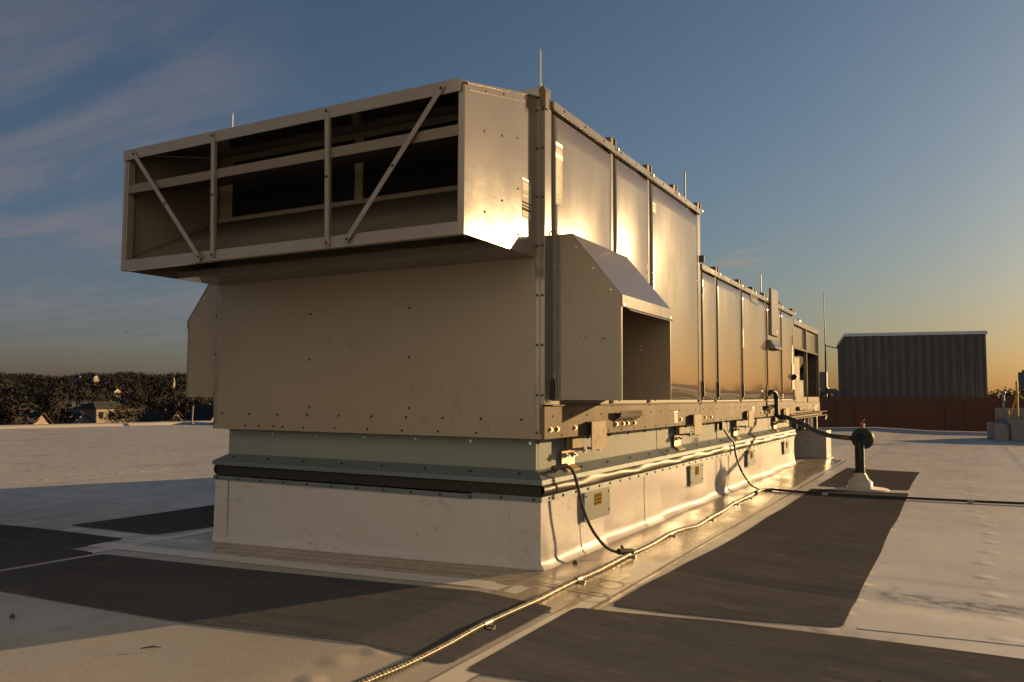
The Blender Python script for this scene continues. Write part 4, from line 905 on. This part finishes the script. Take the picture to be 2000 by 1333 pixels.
# roof hatch at the right edge -----------------------------------------------------
ho = pol(1972, 31.6, -.1)
hatch = thing('roof_hatch', ho, 'white roof hatch curb with a grey lid at the right picture edge', 'roof hatch')
mb = MB(); bx2(mb, ho, 0.0, 3, 0, 1.6, -.9, .42, 0); bx2(mb, ho, -.42, -.01, .35, 1.6, -.9, .42, 1); mb.build('curb', ['white2', 'house3'], hatch)
mb = MB(); bx2(mb, ho, -.1, 3.1, -.06, 1.66, .421, .57); mb.build('lid_rim', 'white2', hatch)
mb = MB(); bx2(mb, ho, -.12, 3.1, 1.7, 1.76, .3, .93); mb.build('raised_lid', 'white2', hatch)
gd = thing('yellow_guardrail', ho, 'yellow braced guard rail post standing on the white roof hatch', 'guardrail')
A = Vector(frame_pt(ho, .30, .5, .571))
mb = MB(); mb.tube([A, A+Vector((0, 0, 1.28))], .035, 8); mb.cyl(A+Vector((0, 0, .86)), A+Vector((0, 0, .93)), .055, 8); mb.build('post', 'yelpaint', gd)
for dx_, dz in ((1.15, -.05), (-.26, .0)):
    mb = MB(); mb.tube([A+Vector((.05*(1 if dx_ > 0 else 0), 0, .80)), A+Vector((dx_, .15, dz))], .025, 8); mb.build('brace', 'yelpaint', gd)
mb = MB(); B = A+Vector((-.26, .15, 0)); mb.tube([B, B+Vector((0, 0, .34))], .03, 8); mb.box(B.x-.06, B.x+.06, B.y-.05, B.y+.05, .86, .90); mb.build('short_post', 'yelpaint', gd)
q = pol(1958, 46, 0)
mb = MB(); mb.cyl((q.x, q.y, .6), (q.x, q.y, 1.42), .06, 8); mb.tube([(q.x, q.y, 1.42), (q.x, q.y, 1.48), (q.x, q.y, 1.58), (q.x, q.y, 1.62)], [.05, .11, .11, .04], 10)
tag(mb.build('roof_vent', 'white', at=(q.x, q.y, .6)), 'small white mushroom vent peeking over the brown wall by the yellow post', 'vent pipe')

# ------------------------------------------------------------------ terrain, woods, town
GZ = -14
def ridge(a):     # a: azimuth (deg), crest height above the town
    b = 34+3*math.sin(a*.35)+2*math.sin(a*.9+1)+1.2*math.sin(a*2.3)
    return b*(1-sm(-38, -20, a))+10*sm(-38, -20, a)
def zter(a, r):
    z = GZ+ridge(a)*sm(330, 1350, r)
    return z
mb = MB(); azs = [-130+2*k for k in range(111)]; rs = [40, 80, 140, 220, 320, 420, 520, 650, 800, 950, 1100, 1250, 1350, 1500, 2000, 3200, 6000]
mb.add([(CAM.x+r*math.sin(R(a)), CAM.y+r*math.cos(R(a)), zter(a, r) if r < 1600 else GZ+ridge(a)*max(0, 1-(r-1500)/1500)) for r in rs for a in azs],
       [(j*111+i, (j+1)*111+i, (j+1)*111+i+1, j*111+i+1) for j in range(len(rs)-1) for i in range(110)], 0, True)
mb.build('terrain', 'soil')['kind'] = 'structure'
def clump(mb, x, y, z, h, w, n, r, mi=0):
    for _ in range(n):
        a = r.random()*6.28; q = r.random(); hh = (.25+.75*r.random()); rad = w*math.sqrt(q)*math.sin(min(1, hh*1.02)*2.6+.35)
        px, py, pz = x+rad*math.cos(a), y+rad*math.sin(a), z+h*hh*(1-.12*q)
        s = w*(.07+.11*r.random()); tx = r.uniform(-1, 1)*s; ty = r.uniform(-1, 1)*s
        nv = Vector((px-x, py-y, (pz-z-h*.55)*1.3+.3)).normalized(); nv = (nv+Vector((r.gauss(0, .12), r.gauss(0, .12), r.gauss(0, .12)))).normalized()
        mb.tri([(px-ty, py+tx, pz+s*.9), (px+tx, py+ty, pz-s*.8), (px-tx*.9, py-ty*.9, pz-s*.3)], nv, mi)
rw = random.Random(3)
mb = MB()
for _ in range(5200):
    a = rw.uniform(-72, -43); r = 380+rw.random()**.75*1050
    x, y = CAM.x+r*math.sin(R(a)), CAM.y+r*math.cos(R(a)); h = rw.uniform(8, 13)
    clump(mb, x, y, zter(a, r), h, rw.uniform(3.5, 6.5), 30 if r > 900 else 44, rw, 1 if rw.random() < .12 else (2 if rw.random() < .2 else 0))
o = mb.build('hillside_wood', ['wood', 'ever', 'twig']); tag(o, 'dark bare winter wood covering the hill on the left horizon', 'woodland', kind='stuff')
mb = MB()
for _ in range(3600):
    a = rw.uniform(-14, 75); r = rw.uniform(430, 700)
    x, y = CAM.x+r*math.sin(R(a)), CAM.y+r*math.cos(R(a)); h = rw.uniform(14, 20.5)+3*math.sin(a*.8)+2*math.sin(a*2.1)
    clump(mb, x, y, zter(a, r)-1, h, rw.uniform(4, 7), 40, rw, 0)
o = mb.build('distant_wood', ['wood2']); tag(o, 'hazy bare tree line on the right horizon beyond the brown wall', 'woodland', kind='stuff')

# bare trees near the town
def tree_template(seed, tw, ever=False):
    r = random.Random(seed); tr = MB(); cr = MB(); H = 12
    def branch(p, d, ln, rad, lv):
        q = p+d*ln; tr.tube([p, p.lerp(q, .5)+Vector((r.uniform(-1, 1), r.uniform(-1, 1), 0))*ln*.05, q], [rad, rad*.8, rad*.6], 5 if lv < 2 else 3, cap=False)
        if lv >= 3:
            for _ in range(16):
                a = q+Vector((r.gauss(0, 1), r.gauss(0, 1), r.gauss(.3, .8)))*ln*.55; e = Vector((r.gauss(0, 1), r.gauss(0, 1), r.gauss(.8, .8))).normalized()*r.uniform(.5, 1.2); s = e.orthogonal().normalized()*r.uniform(.03, .11)
                cr.tri([a-s, a+s, a+e], (a-Vector((0, 0, 7))+Vector((r.gauss(0, .5), r.gauss(0, .5), .5))).normalized())
            return
        n = 4 if lv == 0 else r.choice((3, 4))
        for k in range(n):
            nd = (d*(.75 if lv else .55)+Vector((r.gauss(0, .5), r.gauss(0, .5), .25))).normalized(); branch(p.lerp(q, r.uniform(.62, 1.0)), nd, ln*r.uniform(.6, .8), rad*.55, lv+1)
        for k in range(2): pass
    if ever:
        tr.tube([(0, 0, 0), (0, 0, H)], [.25, .04], 6)
        for _ in range(1500):
            h = r.random()**.8*H*.95+.6; w = (H-h)*.24+.2; a = r.random()*6.28; q = w*math.sqrt(r.random()); p = Vector((q*math.cos(a), q*math.sin(a), h-q*.3)); e = Vector((math.cos(a), math.sin(a), -.35))*.7; s = Vector((-math.sin(a), math.cos(a), .2))*.25
            cr.tri([p-s, p+s, p+e], (Vector((p.x, p.y, .6))+Vector((r.gauss(0, .2), r.gauss(0, .2), 0))).normalized())
    else: branch(Vector((0, 0, 0)), Vector((r.gauss(0, .05), r.gauss(0, .05), 1)).normalized(), 3.4, .26, 0)
    a = tr.build('trunk', 'bark'); b = cr.build('crown', tw); return a, b
temps = [tree_template(11, 'twig'), tree_template(12, 'twig2'), tree_template(13, 'twig'), tree_template(14, 'twig2'), tree_template(15, 'ever', True)]
used = set()
def tree(x, y, z, s, k, label, group):
    t = thing('evergreen_tree' if k == 4 else 'bare_tree', (x, y, z), label, 'tree', group)
    for src in temps[k]:
        o = src if src.name not in used else src.copy()
        if src.name in used: col.objects.link(o)
        used.add(src.name); o.parent = t
    t.rotation_euler = (0, 0, rnd.uniform(0, 6.28)); t.scale = (s, s, s*rnd.uniform(.9, 1.1)); return t
rt_ = random.Random(5)
spots = []
for u, d, s, k in ((8, 150, .98, 3), (60, 215, 1.05, 1), (95, 190, 1.08, 1), (118, 235, 1.1, 0), (30, 260, 1.1, 2), (255, 205, 1.0, 2), (280, 250, 1.15, 0), (305, 235, 1.2, 1), (335, 260, 1.2, 3), (360, 225, 1.05, 0), (385, 265, 1.2, 2), (408, 230, 1.1, 1), (130, 300, .75, 4), (45, 330, .8, 4), (165, 330, 1.15, 0), (195, 350, 1.2, 2), (225, 330, 1.1, 1), (250, 320, 1.1, 3), (0, 330, 1.2, 0), (85, 340, 1.2, 2), (320, 330, 1.25, 2), (350, 340, 1.25, 0), (400, 330, 1.2, 3), (430, 280, 1.2, 0), (300, 180, .8, 2), (345, 175, .75, 1)):
    p = pol(u, d); 
    desc = {0: 'bare brown tree', 1: 'reddish bare tree', 2: 'dark bare tree', 3: 'russet bare tree', 4: 'dark pointed evergreen'}[k]
    tree(p.x, p.y, GZ, s*1.62, k, f'{desc} in the town below the left roof edge', f'{desc}s in the town below')
for tr, cr in temps:
    for o in (tr, cr):
        if o.name not in used: bpy.data.objects.remove(o)
# houses
def house(name, u, d, w, dep, eave, rise, rot, wall, label, roofm='roofing', gable_front=True, wins=(3, 2), base=GZ, hip=False):
    p = pol(u, d, base); t = thing(name, p, label, 'house' if 'house' in name else 'building'); ca, sa = math.cos(rot), math.sin(rot)
    def T(x, y, z): return (p.x+x*ca-y*sa, p.y+x*sa+y*ca, z)
    zt = base+eave+(1.6 if d < 300 else 0); mb = MB()
    mb.hull8([T(-w/2, -dep/2, base), T(w/2, -dep/2, base), T(w/2, dep/2, base), T(-w/2, dep/2, base)], [T(-w/2, -dep/2, zt), T(w/2, -dep/2, zt), T(w/2, dep/2, zt), T(-w/2, dep/2, zt)])
    if rise and not hip:
        for y in (-dep/2, dep/2-.05): mb.prism([T(-w/2, y, zt), T(w/2, y, zt), T(0, y, zt+rise)], Vector(T(0, .05, 0))-Vector(T(0, 0, 0)))
    mb.build('wall', wall, t)
    m = MB()
    if hip:
        b = [T(-w/2-.3, -dep/2-.3, zt), T(w/2+.3, -dep/2-.3, zt), T(w/2+.3, dep/2+.3, zt), T(-w/2-.3, dep/2+.3, zt)]; c = [T(-w*.3, -.1, zt+rise), T(w*.3, -.1, zt+rise), T(w*.3, .1, zt+rise), T(-w*.3, .1, zt+rise)]; m.hull8(b, c)
    elif rise:
        for s in (-1, 1):
            o_ = .3; k = rise/(w/2); m.prism([T(s*(w/2+o_), -dep/2-o_, zt-o_*k), T(0, -dep/2-o_, zt+rise+.02), T(0, -dep/2-o_, zt+rise+.22), T(s*(w/2+o_), -dep/2-o_, zt-o_*k+.2)], Vector(T(0, dep+2*o_, 0))-Vector(T(0, 0, 0)))
    else: m.hull8([T(-w/2-.1, -dep/2-.1, zt), T(w/2+.1, -dep/2-.1, zt), T(w/2+.1, dep/2+.1, zt), T(-w/2-.1, dep/2+.1, zt)], [T(-w/2-.1, -dep/2-.1, zt+.3), T(w/2+.1, -dep/2-.1, zt+.3), T(w/2+.1, dep/2+.1, zt+.3), T(-w/2-.1, dep/2+.1, zt+.3)])
    rf = m.build('roof', roofm, t)
    if rise: m = MB(); q = Vector(T(w*.2, dep*.1, zt)); m.box(q.x-.25, q.x+.25, q.y-.25, q.y+.25, zt+rise*.4, zt+rise+.5); m.build('chimney', 'roofing', rf)
    nx_, nz_ = wins
    for j in range(nz_):
        for i in range(nx_):
            xx = -w/2+w*(i+.5)/nx_; z = zt-2.2-j*2.9; m = MB(); m.hull8([T(xx-.55, -dep/2-.05, z), T(xx+.55, -dep/2-.05, z), T(xx+.55, -dep/2+.02, z), T(xx-.55, -dep/2+.02, z)], [T(xx-.55, -dep/2-.05, z+1.5), T(xx+.55, -dep/2-.05, z+1.5), T(xx+.55, -dep/2+.02, z+1.5), T(xx-.55, -dep/2+.02, z+1.5)]); m.build('window', 'win', t)
            m = MB(); m.hull8([T(w/2-.02, -dep/2+dep*(i+.5)/nx_-.5, z), T(w/2+.05, -dep/2+dep*(i+.5)/nx_-.5, z), T(w/2+.05, -dep/2+dep*(i+.5)/nx_+.5, z), T(w/2-.02, -dep/2+dep*(i+.5)/nx_+.5, z)], [T(w/2-.02, -dep/2+dep*(i+.5)/nx_-.5, z+1.5), T(w/2+.05, -dep/2+dep*(i+.5)/nx_-.5, z+1.5), T(w/2+.05, -dep/2+dep*(i+.5)/nx_+.5, z+1.5), T(w/2-.02, -dep/2+dep*(i+.5)/nx_+.5, z+1.5)]); m.build('window', 'win', t)
    return t
F = R(95)     # gable ends turned to the low sun and the camera
house('gable_house', 53, 165, 9, 9, 5.5, 4.7, F, 'house1', 'steep gabled tan house low at far left behind the roof edge', wins=(2, 2))
house('gable_house', 152, 205, 8, 5, 6.2, 3.0, R(92), 'house3', 'dark grey gabled house just left of the tan apartment building', wins=(2, 2))
house('apartment_building', 207, 222, 10, 9.5, 10.0, 1.6, R(88), 'house1', 'tan apartment building with a low hipped roof in the town at left', hip=True, wins=(4, 3))
house('flat_roof_building', 172, 250, 14, 10, 11.6, 0, R(70), 'bluebox', 'blue grey flat roofed building behind the tan apartment building', 'roofing', wins=(4, 3))
house('gable_house', 322, 190, 6, 8, 7.3, 2.6, F, 'house2', 'cream gabled house right of the town trees near the vent pipe', wins=(2, 2))
house('gable_house', 306, 195, 6, 6, 6.9, 0, F, 'house1', 'low tan flat extension left of the cream gabled house', wins=(2, 2))
house('row_house', 385, 185, 11, 7, 7.6, 0, R(60), 'house2', 'long cream row house partly hidden by the unit at left', wins=(5, 2))
house('gable_house', 408, 195, 6, 7, 7.4, 3.6, F, 'house3', 'grey gabled house half hidden behind the unit\'s lower left corner', wins=(2, 2))
house('hill_house', 226, 620, 5.5, 6, 12, 2.2, F, 'house2', 'small pale gabled house halfway up the dark hill', wins=(2, 2), base=zter(-55, 620)-2)
house('hill_house', 155, 900, 5, 5, 9.5, 2, F, 'house3', 'tiny grey house high on the hill, leftmost', wins=(2, 1), base=zter(-57, 900)+2)
house('hill_house', 186, 900, 6, 5, 9.5, 2, F, 'house3', 'tiny grey house high on the hill, right of its neighbour', wins=(2, 1), base=zter(-56, 900)+2)
cq = pol(340.5, 720, zter(-51.6, 720)); ch = thing('church', cq, 'pale church steeple standing out of the dark wooded hill', 'church')
mb = MB(); mb.box(cq.x-.8, cq.x+.8, cq.y-.8, cq.y+.8, cq.z, cq.z+13); mb.build('tower', 'house2', ch)
mb = MB(); mb.tube([(cq.x, cq.y, cq.z+13), (cq.x, cq.y, cq.z+18)], [1.1, .05], 8); mb.build('spire', 'house2', ch)
# far tower block at the right edge
tq = pol(2001, 900, GZ)
tb = thing('tower_block', tq, 'far hazy blue grey tower block at the right picture edge', 'building')
mb = MB(); mb.box(tq.x-5, tq.x+8, tq.y-5, tq.y+5, GZ, 25); mb.box(tq.x-2, tq.x+4, tq.y-3, tq.y+3, 25, 27); mb.build('wall', 'house3', tb)
# aircraft
aq = pol(246, 6000, 0); aq.z = 1.3+6000*math.tan(R(3.95)); s = 11
ap = thing('airplane', aq, 'tiny dark distant airplane low in the left sky', 'airplane')
mb = MB(); ax = Vector((.5, .87, 0)); mb.tube([aq-ax*s, aq-ax*s*.8, aq+ax*s*.7, aq+ax*s], [.2, 1.3, 1.3, .3], 8); mb.build('fuselage', 'black', ap)
mb = MB(); n_ = Vector((.87, -.5, 0)); mb.prism([aq+ax*2+n_*10, aq-ax*2+n_*10, aq-ax*3-n_*10, aq+ax*1-n_*10], (0, 0, .5)); mb.prism([aq-ax*10, aq-ax*7, aq-ax*11+Vector((0, 0, 4)), aq-ax*12+Vector((0, 0, 4))], n_*.4); mb.build('wings', 'black', ap)

# ------------------------------------------------------------------ unseen bulkhead added behind the camera to bounce light
bk = thing('fill_reflector', (4, -17, 0), 'unseen pale blue bulkhead on the roof behind the viewpoint', 'reflector')
mb = MB(); mb.box(-6, 20, -21, -10.6, -.3, 13); mb.build('wall', 'bounce', bk)
mb = MB(); mb.box(-6.2, 20.2, -21.2, -10.4, 13.001, 13.2); mb.build('coping', 'galv', bk)
mb = MB(); mb.box(6, 7, -10.599, -10.55, -.1, 2.1); mb.build('door', 'motor', bk)

# ------------------------------------------------------------------ small debris
def bit(name, x, y, h, r, label, cat):
    mb = MB(); z = zroof(x, y)+h; mb.tube([(x-r, y, z), (x-r*.3, y+r*.2, z+r*.7), (x+r*.6, y, z+r*.5), (x+r, y-r*.1, z)], [r*.3, r*.75, r*.6, r*.2], 7); tag(mb.build(name, 'debris', at=(x, y, z)), label, cat)
bit('pebble', -2.31, -2.55, .004, .018, 'small dark pebble on the shaded roof in the left foreground', 'pebble')
bit('pebble', -.83+.95, .36, .004, .02, 'dark pebble on the roof by the sunlit curb foot', 'pebble')
def twig(x, y, a, ln, label, h=.012):
    mb = MB(); z = zroof(x, y)+h; d = Vector((math.cos(a), math.sin(a), 0)); mb.tube([Vector((x, y, z))-d*ln/2, Vector((x, y, z+.006)), Vector((x, y, z+.002))+d*ln/2], [.003, .005, .002], 5); mb.tube([Vector((x, y, z+.005)), Vector((x, y, z+.008))+Vector((-d.y, d.x, 0))*ln*.25+d*ln*.2], [.003, .0015], 4)
    tag(mb.build('twig', 'debris', at=(x, y, z)), label, 'twig')
twig(2.42, -1.1, R(-50), .12, 'short dark twig on the large dark pad at bottom right')
twig(-.95, -2.62, R(40), .10, 'thin brown twig on the sunlit roof at the bottom left')
twig(1.55, 2.2, R(100), .06, 'pale bit of twig on the long dark pad beside the curb')

for o in bpy.data.objects:
    if '_o' in o: del o['_o']
